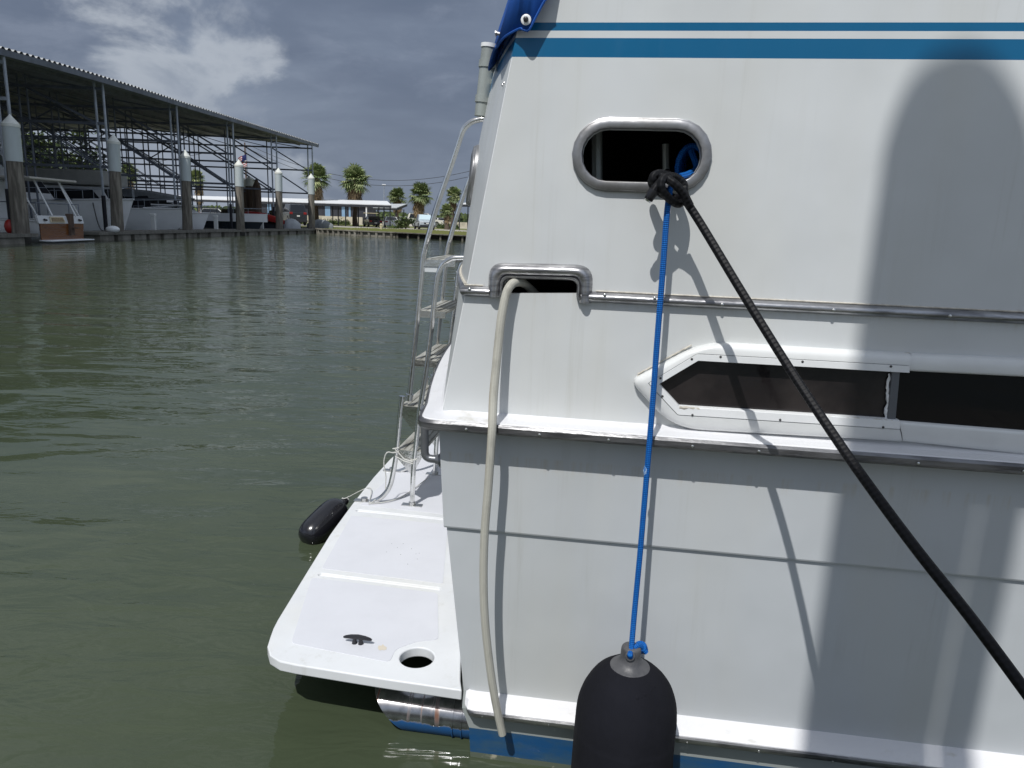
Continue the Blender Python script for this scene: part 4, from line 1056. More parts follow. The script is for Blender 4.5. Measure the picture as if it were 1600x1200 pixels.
for (xa, ya), (xb, yb) in zip(dl, dl[1:]):
    if ya == 32.6: continue
    m_ = MB(); m_.prism([V((xa-1.0, ya, .28))-DO, V((xa+.75, ya, .28))-DO, V((xb+.75, yb, .28))-DO, V((xb-1.0, yb, .28))-DO], (0, 0, .14)); dp = m_.build('walkway', [M_deckw], dk)
    m_ = MB(); n = 4
    for k in range(n):
        t0, t1 = (k+.12)/n, (k+.88)/n
        A, B = V((xa, ya, 0)).lerp(V((xb, yb, 0)), t0), V((xa, ya, 0)).lerp(V((xb, yb, 0)), t1)
        m_.prism([A+V((-.8, 0, -.2))-DO, A+V((.66, 0, -.2))-DO, B+V((.66, 0, -.2))-DO, B+V((-.8, 0, -.2))-DO], (0, 0, .47))
    m_.build('float', [M_sheetp], dp)
for y in (27, 39.2, 51.5, 57, 65, 72.5):
    m_ = MB(); x = -22; m_.box(V((x-13, y-.5, .24))-DO, V((x, y+.5, .40))-DO); m_.build('finger_pier', [M_deckw], dk)
m_ = MB(); c = ond(191, 362, 40); 
m_.ball(V((c.x+.1, 38.9, .55)), .28, 8, sc=(1.3, 1, .7)); tag(m_.build('dock_bumper', [M_trim], None, smooth=True), 'small white rounded bumper on the dock at the foot of the second piling', 'bumper')

# brown timber pilings behind
M_brown = mat('brown_timber', (.085, .055, .042), .9, vcol=(.14, .10, .075), vs=2, stretch=(3, 3, .4))
def brownpile(xc, yt, D, r, lab, cap):
    tp = ond(xc, yt, D); m_ = MB(); o = empty('timber_piling', (tp.x, D, 0)); tag(o, lab, 'piling', 'brown timber pilings behind the dark hulled boat')
    if cap:
        m_.tube([V((0, 0, -1)), V((0, 0, tp.z-.9))], r, 16); m_.build('shaft', [M_brown], o, smooth=True)
        m_ = MB(); m_.tube([V((0, 0, tp.z-.95)), V((0, 0, tp.z-.25)), V((0, 0, tp.z))], [r*1.05, r*1.0, .08], 16); m_.build('cap', [M_cap], o, smooth=True, angle=30)
    else:
        m_.tube([V((0, 0, -1)), V((0, 0, tp.z-.85)), V((0, 0, tp.z))], [r, r, .04], 10); m_.build('shaft', [M_brown], o, smooth=True, angle=25)
brownpile(400.5, 278, 74, .40, 'brown timber piling with a bare pointed top', False)
brownpile(390, 276, 75.5, .45, 'brown timber piling with a pale round cap beside the pointed one', True)
brownpile(380.5, 278, 77, .38, 'leftmost brown timber piling with a pale cap, mostly behind the fourth white piling', True)

# ================================================================== BOATS IN THE SLIPS
M_bw = mat('boat_white', (.90, .915, .93), .35, var=.08, vs=1)
M_bw2 = mat('boat_white_bright', (.72, .73, .74), .35, var=.05, vs=1)
M_bnavy = mat('boat_navy', (.035, .045, .06), .3, var=.2, vs=1)
M_bglass = mat('boat_glass', (.012, .014, .018), .1)
M_tarp = mat('dark_tarp', (.012, .014, .022), .85, var=.4, vs=2, bump=.4, bs=4)
M_tarpg = mat('grey_tarp', (.22, .235, .25), .85, var=.3, vs=1.5, bump=.5, bs=3)
M_teak = mat('varnished_planks', (.20, .075, .022), .25, vcol=(.12, .042, .014), vs=3, stretch=(1, .6, 6), coat=.5)
M_red = mat('red_plastic', (.30, .015, .012), .45)
M_cream = mat('cream', (.60, .52, .36), .6)
def hullmesh(L, B, H, draft=.35, rake=.9, flare=.25, sheer=.3, n=16, sternk=.9):
    """stern at x=0, bow at x=L"""
    rows = []
    for i in range(n+1):
        t = i/n; u = max(0, (t-.35)/.65); hb = B/2*(sternk+(1-sternk)*min(1, t*3))*(1-u**2.3)+.015
        zs_ = H*(1+sheer*t*t); r = []
        for k, (fy, fz) in enumerate(((1, 1), (1-.10*u-flare*u*.4, .62), (.90-flare*u, .18), (.55-.3*u, -.6*draft/H), (0, -draft/H))):
            x = L*t + rake*u**1.5*(fz)*.55
            r.append(V((x, hb*fy, zs_*fz if fz > 0 else H*fz)))
        rows.append(r + [V((p.x, -p.y, p.z)) for p in r[-2::-1]])
    m_ = MB(); m_.grid(rows); N = len(rows[0]); m_.add(rows[0], [tuple(range(N))])
    return m_, rows
def place(o, x, y, rz): o.location = (x, y, 0); o.rotation_euler = (0, 0, rz)
def boat(name, lab, x, y, rz, L, B, H, hm, cat='boat', stripe=None, group='boats under the covered slips', **k):
    o = empty(name); tag(o, lab, cat, group)
    m_, rows = hullmesh(L, B, H, **k); h = m_.build('hull', [hm], o, smooth=True, angle=50)
    dk_ = MB(); top_ = [r[0]-V((0, .05, .08)) for r in rows]; bot = [r[-1]+V((0, .05, -.08)) for r in rows]; dk_.grid([top_, bot]); dk_.build('deck', [M_bw2], h)
    g_ = MB(); g_.tube([r[0]+V((0, .01, 0)) for r in rows]+[r[-1] for r in rows[::-1]], .045, 6); g_.build('gunwale', [M_bw2 if stripe is None else stripe], h, smooth=True)
    place(o, x, y, rz); return o, rows
def cabinbox(o, x0, x1, w, z0, z1, ins=.25, m=None, name='cabin', front=.6, win=True, gm=None):
    c = MB(); h = z1-z0
    b = [V((x0, -w, z0)), V((x1, -w*.85, z0)), V((x1, w*.85, z0)), V((x0, w, z0))]
    t = [V((x0+.1, -w+ins*.5, z1)), V((x1-front*h, -w*.85+ins*.6, z1)), V((x1-front*h, w*.85-ins*.6, z1)), V((x0+.1, w-ins*.5, z1))]
    c.add(b+t, [(0,3,2,1),(4,5,6,7),(0,1,5,4),(1,2,6,5),(2,3,7,6),(3,0,4,7)]); cab = c.build(name, [m or M_bw2], o, bevel=.06)
    if win:
        for sgn in (-1, 1):
            g_ = MB(); fa = lambda u, v: V((x0+.1*v+(x1-front*h*v-x0-.1*v)*u, sgn*((w*(1-u*.15))*(1-v)+(w*(1-.15*u)-ins*.55)*v+.012), z0+h*v))
            g_.add([fa(.12, .38), fa(.92, .38), fa(.88, .85), fa(.12, .85)], [(0, 1, 2, 3)]); g_.build('window', [gm or M_bglass], cab)
        g_ = MB(); g_.add([b[1].lerp(t[1], .3)+V((.015, .1, 0)), b[2].lerp(t[2], .3)+V((.015, -.1, 0)), b[2].lerp(t[2], .9)+V((.015, -.1, 0)), b[1].lerp(t[1], .9)+V((.015, .1, 0))], [(0, 1, 2, 3)]); g_.build('windshield', [gm or M_bglass], cab)
    return cab
def rails(o, rows, i0, i1, h, r=.018, name='bow_rail', m=None):
    g_ = MB()
    for sd in (0, -1):
        pts = [rows[i][sd]+V((0, .08*(1 if sd else -1), h)) for i in range(i0, i1)]; g_.tube(pts, r, 5)
        for i in range(i0, i1, 2): g_.tube([rows[i][sd]+V((0, .08*(1 if sd else -1), 0)), rows[i][sd]+V((0, .08*(1 if sd else -1), h))], r*.8, 5)
    g_.build(name, [m or M_gal], o, smooth=True)
# a: wooden transom cruiser, stern to the channel
o, rows = boat('cabin_cruiser', 'white cabin cruiser with a varnished plank transom and hardtop, far left', -21.5, 34.7, math.pi, 11, 3.6, .95, M_bw, stripe=M_bw2)
m_ = MB(); m_.prism([V((-.03, -1.62, .12)), V((-.03, 1.62, .12)), V((-.06, 1.66, .86)), V((-.06, -1.66, .86))], (-.03, 0, 0)); tr = m_.build('transom', [M_teak], o)
m_ = MB(); m_.prism([V((-.10, -1.72, .84)), V((-.10, 1.72, .84)), V((-.02, 1.72, 1.2)), V((-.02, -1.72, 1.2))], (.12, 0, 0)); tr2 = m_.build('coaming', [M_bw2], o, bevel=.02)
m_ = MB(); m_.prism([V((-.118, -.15, .90)), V((-.118, .95, .90)), V((-.045, .88, 1.16)), V((-.045, -.08, 1.16))], (-.03, 0, 0)); nb_ = m_.build('name_board', [M_cream], tr2)
m_ = MB(); m_.prism([V((-.142, -.06, .95)), V((-.142, .86, .95)), V((-.096, .82, 1.11)), V((-.096, -.0, 1.11))], (-.012, 0, 0)); m_.build('board_face', [mat('gilt_brown', (.16, .10, .05), .5, vcol=(.42, .32, .16), vs=9, stretch=(1, 3, 1))], nb_)
m_ = MB(); m_.box((-.2, -.72, .3), (.02, -.42, 1.3)); m_.box((-.45, -.68, .62), (-.1, -.46, .68)); m_.build('boarding_step', [M_brown], o, bevel=.01)
m_ = MB(); m_.box((-.55, -1.7, .06), (0, 1.7, .12)); m_.build('swim_step', [M_bw], o, bevel=.02)
for y_ in (-1.45, 1.2): m_ = MB(); m_.tube([V((-.115, y_, 1.0)), V((-.115, y_+.18, 1.03))], .045, 8); m_.build('fairlead', [M_blackp], tr2)
cabinbox(o, 3.2, 8.2, 1.45, .95, 2.75, m=M_bw2)
m_ = MB(); m_.box((3.14, -.2, 1.0), (3.2, .5, 2.55)); dr = m_.build('door', [M_bw], o, bevel=.02); m_ = MB(); m_.box((3.11, -.02, 1.7), (3.14, .32, 2.4)); m_.build('door_window', [M_bglass], dr)
m_ = MB(); m_.box((.1, -1.75, 2.78), (7.2, 1.75, 2.88)); m_.build('hardtop', [mat('hardtop', (.48, .46, .42), .6)], o, bevel=.03)
for xx, yy, x2 in ((.4, -1.6, .9), (.4, 1.6, .9), (.15, -.9, .5), (.15, .9, .5)):
    m_ = MB(); m_.tube([V((xx-.35, yy, 1.2)), V((x2, yy, 2.8))], .04, 7); m_.build('hardtop_strut', [M_bw2], o, smooth=True)
m_ = MB()
for z_ in (1.75,):
    m_.tube([V((3, -1.6, z_)), V((0.05, -1.6, z_)), V((0.05, 1.6, z_)), V((3, 1.6, z_))], .025, 6)
for y_ in (-1.6, -.8, .8, 1.6): m_.tube([V((0.05, y_, 1.15)), V((0.05, y_, 1.75))], .022, 6)
m_.build('cockpit_rail', [M_gdark], o, smooth=True)
m_ = MB(); m_.prism([V((2.6, -1.2, 2.88)), V((4.1, -1.2, 2.88)), V((6.4, -1.2, 4.0)), V((6.2, -1.2, 4.2)), V((3.6, -1.2, 3.35)), V((3.2, -1.2, 3.3))], (0, .12, 0)); m_.prism([V((2.6, 1.2, 2.88)), V((4.1, 1.2, 2.88)), V((6.4, 1.2, 4.0)), V((6.2, 1.2, 4.2)), V((3.6, 1.2, 3.35)), V((3.2, 1.2, 3.3))], (0, .12, 0)); m_.build('flybridge_wing', [M_bw2], o)
m_ = MB(); m_.box((4.2, -1.25, 2.9), (6.6, 1.25, 3.6)); m_.build('flybridge_cover', [mat('navy_canvas', (.012, .018, .05), .85, bump=.4, bs=5)], o, bevel=.08)
m_ = MB(); m_.box((3.6, -1.4, 4.6), (7.0, 1.4, 4.78)); m_.build('bimini_top', [M_tarp], o, bevel=.08)
for xx in (4.0, 6.6):
    for yy in (-1.3, 1.3): m_ = MB(); m_.tube([V((xx, yy, 3.0)), V((xx-.2, yy, 4.65))], .025, 6); m_.build('bimini_pole', [M_gal], o)
m_ = MB(); m_.ball((0, 0, 0), .26, 8, sc=(.8, .8, 1.2)); bz = m_.build('buoy', [M_red], None, smooth=True); bz.location = (-22.0, 31.9, .7); tag(bz, 'round red buoy at the extreme left edge by the dock', 'buoy')
# b: big white flybridge yacht, bow to the channel
o, rows = boat('express_yacht', 'large white yacht with dark oval hull port, bow right, behind the second piling', -36.3, 43.0, 0, 13.2, 4.2, 1.75, M_bw, rake=1.5, sheer=.25)
m_ = MB(); m_.prism([V((7.4, -2.06, 1.25)), V((8.5, -1.99, 1.25)), V((8.5, -1.99, 1.47)), V((7.4, -2.06, 1.47))], (0, -.06, 0)); m_.build('hull_port', [M_bglass], o, bevel=.02)
cabinbox(o, 1.5, 8.6, 1.75, 1.95, 3.3, m=M_bw2, gm=M_tarp)
cabinbox(o, 2.0, 6.2, 1.4, 3.3, 4.1, m=M_bw, name='flybridge', win=False)
m_ = MB(); m_.box((1.6, -1.5, 5.2), (5.2, 1.5, 5.35)); m_.build('bimini_top', [M_tarp], o, bevel=.06)
m_ = MB()
for yy in (-1.4, 1.4):
    m_.tube([V((2.2, yy, 3.6)), V((1.8, yy, 5.2))], .03, 6); m_.tube([V((4.6, yy, 3.9)), V((5.0, yy, 5.2))], .03, 6)
m_.build('bimini_frame', [M_gal], o); rails(o, rows, 8, 17, .65)
m_ = MB(); m_.prism([V((5.6, -1.86, 1.72)), V((11.3, -1.30, 2.02)), V((11.2, -1.25, 2.08)), V((5.6, -1.82, 1.78))], (0, -.1, 0)); m_.build('rub_rail', [M_gdark], o)
# dinghy-like grey top of another cruiser between
o, rows = boat('trawler', 'white cabin boat with boxy pale upper deck between second and third pilings', -34.2, 49.6, 0, 11.3, 3.7, 1.5, M_bw, rake=1.5, sheer=.2)
cabinbox(o, 1.8, 7.8, 1.5, 1.6, 3.0, m=M_bw2)
m_ = MB(); m_.box((1.6, -1.6, 3.05), (7.4, 1.6, 4.0)); m_.build('upper_deck_screen', [mat('pale_screen', (.42, .42, .40), .8, var=.15, vs=2)], o, bevel=.1)
rails(o, rows, 9, 17, .6)
m_ = MB(); m_.tube([V((9.6, -1.0, 1.75)), V((11.5, 0, 1.95))], .03, 6); m_.box((9.8, -.35, 1.95), (12.6, .35, 2.03)); m_.build('bow_pulpit', [M_bw2], o)
# c: low white cuddy under grey canvas
o, rows = boat('cuddy_boat', 'low white boat with a long dark canvas top, bow just left of third piling', -32.0, 52.6, 0, 9.4, 3.2, 1.25, M_bw, rake=1.2, sheer=.25)
cabinbox(o, 3.2, 7.4, 1.2, 1.3, 1.85, m=M_bw2)
m_ = MB(); m_.prism([V((.6, -1.5, 2.75)), V((5.2, -1.5, 3.0)), V((8.4, -1.2, 2.55)), V((8.2, -1.2, 2.4)), V((.6, -1.5, 2.5))], (0, 3.0, 0)); m_.build('canvas_top', [M_tarpg], o, bevel=.05)
m_ = MB(); m_.prism([V((1.2, -1.3, 1.5)), V((6.6, -1.3, 1.75)), V((6.4, -1.3, 2.6)), V((1.2, -1.3, 2.6))], (0, 2.6, 0)); m_.build('cockpit_curtain', [M_tarp], o)
rails(o, rows, 9, 17, .5)
# d: dark hulled bowrider with white topsides
o, rows = boat('sport_boat', 'long boat with navy lower hull and white topsides, bow right of fourth piling', -33.6, 60.3, 0, 12.2, 3.8, 1.45, M_bnavy, rake=1.8, sheer=.10, stripe=M_bw2)
m_ = MB(); R_ = rows; m_.grid([[V((p[0].x, p[0].y+.03, p[0].z+.02)) for p in R_], [V((p[0].x, p[0].y*.99+.035, p[0].z*.62)) for p in R_]]); m_.grid([[V((p[-1].x, p[-1].y-.03, p[-1].z+.02)) for p in R_], [V((p[-1].x, p[-1].y*.99-.035, p[-1].z*.62)) for p in R_]]); m_.build('topside_band', [M_bw2], o, smooth=True)
cabinbox(o, 2.5, 7.2, 1.3, 1.5, 2.35, m=M_bw2, front=1.2); rails(o, rows, 8, 17, .45)
for xx in (5.2, 8.4): m_ = MB(); m_.box((xx, -1.93, .75), (xx+.7, -1.84, .92)); m_.build('hull_port', [M_bglass], o)
# dim boats in the back of the shed
for (xx, yy, L_, lab) in ((-47, 39, 12, 'dim grey covered boat deep in the shed behind the hardtop cruiser'), (-49, 55, 13, 'white topped boat deep in the shed between second and third pilings')):
    o, rows = boat('covered_boat', lab, xx, yy, 0, L_, 3.8, 1.5, M_bw, sheer=.2)
    cabinbox(o, 2, 8, 1.5, 1.6, 2.9, m=M_bw2, gm=M_tarp); m_ = MB(); m_.box((2.2, -1.4, 3.8), (6.5, 1.4, 3.95)); m_.build('bimini_top', [M_tarp], o, bevel=.05)
    m_ = MB(); [m_.tube([V((a_, b_, 2.8)), V((a_, b_, 3.85))], .03, 5) for a_ in (2.5, 6.2) for b_ in (-1.3, 1.3)]; m_.build('bimini_frame', [M_gal], o)
for (a_, b_, lab_) in ((V((-24.2, 42.2, 1.9)), V((-22.3, 39.6, .45)), 'slack dock line from the big white yacht bow down to the dock'), (V((-23.6, 51.6, 1.5)), V((-22.0, 47.8, .45)), 'slack dark line from the low white boat bow down to the dock'), (V((-22.4, 59.4, 1.45)), V((-20.9, 56.8, .45)), 'slack line from the navy hulled boat bow down to the dock')):
    m_ = MB(); m_.tube([a_.lerp(b_, t/10)+V((0, 0, -.45*4*(t/10)*(1-t/10))) for t in range(11)], .03, 5); tag(m_.build('dock_line', [M_blackp], None, smooth=True), lab_, 'rope')
M_ped = mat('pedestal_white', (.62, .63, .62), .5)
for (x_, y_, lab_) in ((-22.5, 45.6, 'white power pedestal on the dock between second and third pilings'), (-21.9, 53.6, 'white power pedestal on the dock between third and fourth pilings'), (-21.2, 61.2, 'white power pedestal on the dock between fourth and fifth pilings')):
    o = empty('power_pedestal', (x_, y_, .42)); tag(o, lab_, 'power pedestal', 'power pedestals on the slips dock'); m_ = MB(); m_.box((-.13, -.1, 0), (.13, .1, .85)); m_.build('body', [M_ped], o, bevel=.02); m_ = MB(); m_.box((-.16, -.13, .85), (.16, .13, 1.0)); m_.build('lamp_head', [M_frame], o, bevel=.03)
# small craft by the bank
def small(name, lab, px, py, D, L, W_, H_, m, rz, cat='boat'):
    P = ond(px, py, D); m_ = MB(); rows = []
    for i in range(13):
        t = i/12; w = W_/2*math.sin(math.pi*min(1, .12+.88*t)**.8)**.6 if t < 1 else .03; w = max(.05, W_/2*(1-abs(2*t-1)**3)); h = H_*(.55+.45*math.sin(math.pi*t)**.7)
        rows.append([V((L*(t-.5), w*math.cos(a), max(-.1, h*math.sin(a)*(1+.12*noise.noise(V((t*5, a*2, 1))))))) for a in [math.pi*k/10 for k in range(11)]])
    m_.grid(rows); o = m_.build(name, [m], None, smooth=True, angle=80); o.location = (P.x, D, .3); o.rotation_euler = (0, 0, rz); return tag(o, lab, cat)
small('dinghy', 'small boat under a rumpled grey cover at the end of the dock', 500, 355, 73.5, 2.9, 1.4, 1.0, M_tarpg, -.25)
small('dinghy', 'light grey covered dinghy right of the fifth piling', 455, 352, 68.5, 1.7, 1.3, 1.0, mat('pale_tarp', (.42, .44, .46), .8, var=.15, vs=2), .2)
o = small('kayak', 'long red kayak lying on the dock between fourth and fifth pilings', 413, 343, 66, 4.2, .9, .55, M_red, -.3, 'kayak'); o.location.z = 1.15; o.rotation_euler = (0, .16, -.3)
small('dinghy', 'dark inflatable dinghy under the red kayak', 415, 352, 66.2, 3.6, 1.4, .75, M_tarp, -.25)

# ================================================================== SHORE: PALMS, TREES, CARPORTS, VEHICLES
M_frond = [mat('palm_frond', (.21, .27, .11), .55, vcol=(.34, .36, .17), vs=1.2), mat('palm_frond_dark', (.14, .19, .07), .6, var=.3, vs=1.2)]
M_dead = mat('dead_frond', (.30, .215, .12), .85, vcol=(.17, .12, .07), vs=1.5)
M_palmtrunk = mat('palm_trunk', (.13, .10, .075), .95, var=.4, vs=3, stretch=(1, 1, 3))
def fan(mb, base, d, pet, rad_, rng, mi, droop=.35, blades=12, spread=120):
    d = d.normalized(); up = V((0, 0, 1)); sdv = d.cross(up)
    if sdv.length < .1: sdv = V((1, 0, 0))
    sdv.normalize(); c = base+d*pet+V((0, 0, -droop*.25*pet)); nrm = sdv.cross(d)
    mb.bar(base, c, .05, .05, mi)
    for k in range(blades):
        a = rad(-spread+2*spread*(k+.5)/blades + rng.uniform(-4, 4)); dd = (d*math.cos(a)+sdv*math.sin(a)).normalized()
        L = rad_*(.75+.25*math.cos(a*.7))*rng.uniform(.85, 1.1); wv = nrm.cross(dd).normalized()*rad_*.085
        p1 = c+dd*L*.55; p2 = c+dd*L+V((0, 0, -droop*L*.6*rng.uniform(.6, 1.4)))
        mb.add([c, p1-wv, p1+wv+nrm*.02, p2], [(0, 1, 2), (1, 3, 2)], mi)
def palm(px, ytop, ybot, wpx, D, lab, seed, base_z=GZ, skirt=1.0, group='fan palms along the shore'):
    rng = random.Random(seed); T_ = ond(px, ytop, D); Bm = ond(px, ybot, D); R = wpx/2/FPX*D*1.02
    o = empty('palm_tree', (T_.x, D, base_z)); tag(o, lab, 'palm tree', group)
    zt_ = T_.z-base_z; zc = zt_-R*1.0; zb_ = Bm.z-base_z
    m_ = MB(); pts = [V((rng.uniform(-.06, .06)*i, rng.uniform(-.06, .06)*i, zc*i/5)) for i in range(6)]; pts[0] = V((0, 0, -.2))
    m_.tube(pts, [.42, .32, .29, .27, .27, .3], 10); m_.build('trunk', [M_palmtrunk], o, smooth=True)
    top_ = pts[-1]; m_ = MB()
    for i in range(95):
        el = rad(-42+128*rng.random()**.85); az = i*2.39996+rng.uniform(-.2, .2)
        d = V((math.cos(az)*math.cos(el), math.sin(az)*math.cos(el), math.sin(el)))
        fan(m_, top_+V((0, 0, rng.uniform(-.2, .15))), d, R*rng.uniform(.38, .58), R*rng.uniform(.42, .58), rng, 0 if rng.random() < .6 else 1, droop=.25+.3*rng.random())
    m_.build('crown', M_frond, o, fix=False)
    m_ = MB(); ns = int(46*skirt)
    for i in range(ns):
        t = i/ns; az = i*2.39996; z = zc-(zc-zb_)*t*.75; el = rad(-48-30*rng.random()); d = V((math.cos(az)*math.cos(el), math.sin(az)*math.cos(el), math.sin(el)))
        fan(m_, V((0, 0, z)), d, R*.32*rng.uniform(.7, 1.1)*(1-.3*t), R*.5, rng, 0, droop=.6, blades=8, spread=70)
    m_.build('dead_fronds', [M_dead], o, fix=False); return o
palm(492, 250, 313, 50, 101, 'fan palm right behind the farthest white capped piling', 1)
palm(554, 253, 313, 52, 104, 'tallest fan palm, rising behind the carport left of the lamp post', 2)
palm(655, 281, 333, 42, 112, 'full fan palm above the silver pickup', 3)
palm(621, 289, 326, 33, 128, 'smaller fan palm close left of the one above the silver pickup', 4)
palm(708, 289, 325, 30, 104, 'fan palm seen between the two ladder rails', 5, skirt=.6)
palm(699, 316, 345, 26, 101, 'short young palm at the foot of the palm between the ladder rails', 6, skirt=.3)
palm(309, 262, 318, 30, 128, 'fan palm seen through the shed beside the third piling', 7)
palm(199, 252, 305, 36, 112, 'fan palm seen through the shed right of the second piling', 8)

M_leaf = [mat('tree_leaf', (.055, .085, .022), .7, var=.3, vs=1), mat('tree_leaf_light', (.10, .14, .035), .7, var=.2, vs=1), mat('tree_leaf_dark', (.025, .045, .014), .7)]
M_bark = mat('bark', (.10, .08, .06), .95)
def leafcloud(m_, c, R, n, rng, sz, clumps=9):
    cl = [V((rng.gauss(0, .5)*R[0], rng.gauss(0, .5)*R[1], rng.gauss(0, .42)*R[2])) for _ in range(clumps)]
    for i in range(n):
        q = cl[i % clumps]; p = c+q+V((rng.gauss(0, .26)*R[0], rng.gauss(0, .26)*R[1], rng.gauss(0, .24)*R[2]))
        a = V((rng.uniform(-1, 1), rng.uniform(-1, 1), rng.uniform(-1, 1))).normalized()*sz*rng.uniform(.5, 1.2); b = a.cross(V((rng.uniform(-1, 1), rng.uniform(-1, 1), rng.uniform(-1, 1)))).normalized()*sz*.5
        m_.add([p-a, p+b, p+a, p-b], [(0, 1, 2, 3)], (i % clumps) % 3 if rng.random() < .8 else 1)
def tree(px, ytop, wpx, D, lab, seed, cat='tree', group='trees behind the shed'):
    rng = random.Random(seed); T_ = ond(px, ytop, D); R = wpx/2/FPX*D; o = empty('broadleaf_tree', (T_.x, D, GZ)); tag(o, lab, cat, group); h = T_.z-GZ
    m_ = MB(); m_.tube([V((0, 0, -.2)), V((.1, 0, h*.3)), V((.2, .1, h*.55))], [.35, .28, .15], 8)
    for k in range(6): a = k*1.05; m_.tube([V((.1, 0, h*.3)), V((math.cos(a)*R*.4, math.sin(a)*R*.4, h*.6)), V((math.cos(a)*R*.7, math.sin(a)*R*.7, h*.75))], [.16, .1, .04], 6)
    m_.build('trunk', [M_bark], o, smooth=True)
    m_ = MB(); leafcloud(m_, V((0, 0, h*.62)), (R, R*.8, h*.42), 2600, rng, .42, 16); m_.build('crown', M_leaf, o, fix=False)
tree(52, 212, 70, 96, 'big green tree behind the shed between first and second pilings', 21)
tree(118, 235, 60, 100, 'darker tree behind the shed left of the second piling', 22)
tree(5, 235, 60, 92, 'tree behind the shed at the extreme left edge', 23)
# shrub by the road
P = ond(634, 341, 92); rng = random.Random(5); m_ = MB(); leafcloud(m_, V((0, 0, .65)), (1.25, .9, .62), 1500, rng, .16, 10); sh_ = m_.build('crown', M_leaf, None, fix=False)
sh = empty('bush', (P.x, 92, GZ)); tag(sh, 'round green bush left of the silver pickup', 'bush'); sh_.parent = sh; sh_.name = 'foliage'
m_ = MB(); [m_.tube([V((0, 0, 0)), V((math.cos(k)*.5, math.sin(k)*.4, .7))], .03, 5) for k in range(6)]; m_.build('stems', [M_bark], sh)
# hedge strips of rough growth beyond the road
for (x0, x1, y, D, lab, seed) in ((500, 545, 341, 112, 'scrubby low growth beyond the road under the tallest palm', 31), (430, 478, 341, 112, 'scrubby low growth beyond the road behind the black van', 32), (684, 716, 341, 112, 'scrubby low growth beyond the road right of the silver pickup', 33)):
    a, b = ond(x0, y, D), ond(x1, y, D); rng = random.Random(seed); m_ = MB()
    for i in range(1400):
        p = V((rng.uniform(0, b.x-a.x), rng.gauss(0, .5), abs(rng.gauss(0, .28)))); q = V((rng.uniform(-1, 1), 0, rng.uniform(.2, 1))).normalized()*.22; w_ = V((.06, .05, 0)); m_.add([p-w_, p+w_, p+q], [(0, 1, 2)], rng.choice((0, 1, 1, 2)))
    o = m_.build('scrub', M_leaf, None, fix=False); o.location = (a.x, D, GZ); tag(o, lab, 'scrub', kind='stuff')
# short grass fringe on the bank
rng = random.Random(77); m_ = MB()
for i in range(9000):
    t = rng.random(); L0 = [V(p) for p in shore[3:8]]; k = rng.choice((0, 1, 1, 2, 2, 3)); p = L0[min(k, 3)].lerp(L0[min(k+1, 4)], t)+V((rng.uniform(0, 5), rng.uniform(.3, 16), 0)); p.z = GZ
    h = rng.uniform(.05, .16); m_.add([p+V((-.04, 0, 0)), p+V((.04, 0, 0)), p+V((rng.uniform(-.05, .05), 0, h))], [(0, 1, 2)])
tag(m_.build('grass', [mat('grass_blade', (.16, .19, .05), .9, vcol=(.22, .20, .09), vs=.4)], None, fix=False), 'short patchy grass on the bank above the bulkheads', 'grass', kind='stuff')

# carports
M_white = mat('painted_white', (.74, .75, .76), .5, var=.06, vs=.7)
M_steelblk = mat('dark_frame', (.03, .033, .04), .6)
def carport(lab, P, z1, z2, posts, th=.28, m=None):
    """P = plan corners (4), z at front edge / back edge"""
    c = V((P[0][0], P[0][1], GZ)); o = empty('carport', c); tag(o, lab, 'carport', 'white roofed carports'); zz = (z1, z1, z2, z2)
    q = [V((p[0], p[1], z))-c for p, z in zip(P, zz)]; m_ = MB(); m_.prism(q, (0, 0, th*.35)); m_.build('roof', [m or M_white], o)
    m_ = MB()
    for a, b in ((0, 1), (1, 2), (2, 3), (3, 0)): m_.bar(q[a]-V((0, 0, .15)), q[b]-V((0, 0, .15)), .1, .28)
    for i in range(1, 9): m_.bar(q[0].lerp(q[1], i/9)-V((0, 0, .12)), q[3].lerp(q[2], i/9)-V((0, 0, .12)), .08, .2)
    m_.build('roof_frame', [M_steelblk], o)
    for (x, y, z) in posts:
        m_ = MB(); m_.tube([V((x, y, GZ))-c, V((x, y, z))-c], .075, 8); m_.build('post', [M_steelblk], o, smooth=True)
    return o
w0, w1 = ond(335, 303, 112), ond(611, 321, 92.5); b1 = ond(597, 315.5, 100)
zf = w1.z
carport('long white roofed carport in front of the tallest palm', [(w0.x-12, 106), (w1.x, 92.5), (b1.x+.5, 101), (w0.x-12, 116)], zf, zf+.62,
        [(ond(x, 340, d).x, d, zf-.1) for x, d in ((600, 93.6), (609.5, 93), (540, 96.4), (528.5, 97), (470, 99.5), (440, 101), (405, 103), (370, 105), (340, 106.5), (592, 100.5), (560, 102), (520, 104))])
a, b = ond(583, 324.5, 118), ond(620, 325.5, 112); c_, d_ = ond(636, 317.5, 118), ond(600, 314.5, 126)
carport('smaller white carport showing its roof right of the long one', [(a.x, 118), (b.x, 112), (c_.x, 118), (d_.x, 126)], b.z, b.z+.75, [(ond(x, 340, d).x, d, b.z-.05) for x, d in ((619, 112.5), (631, 117.5), (590, 118), (600, 124))], m=mat('grey_white_roof', (.52, .54, .55), .5, var=.15, vs=.8))
a, b = ond(717, 320, 100), ond(760, 322, 95)
carport('carport end seen beside the yacht stern at the right', [(a.x, 98), (b.x, 95), (b.x+2, 103), (a.x+.6, 106)], a.z, a.z+.4, [(a.x+.25, 98.3, a.z-.1), (a.x+.9, 105, a.z-.1)])
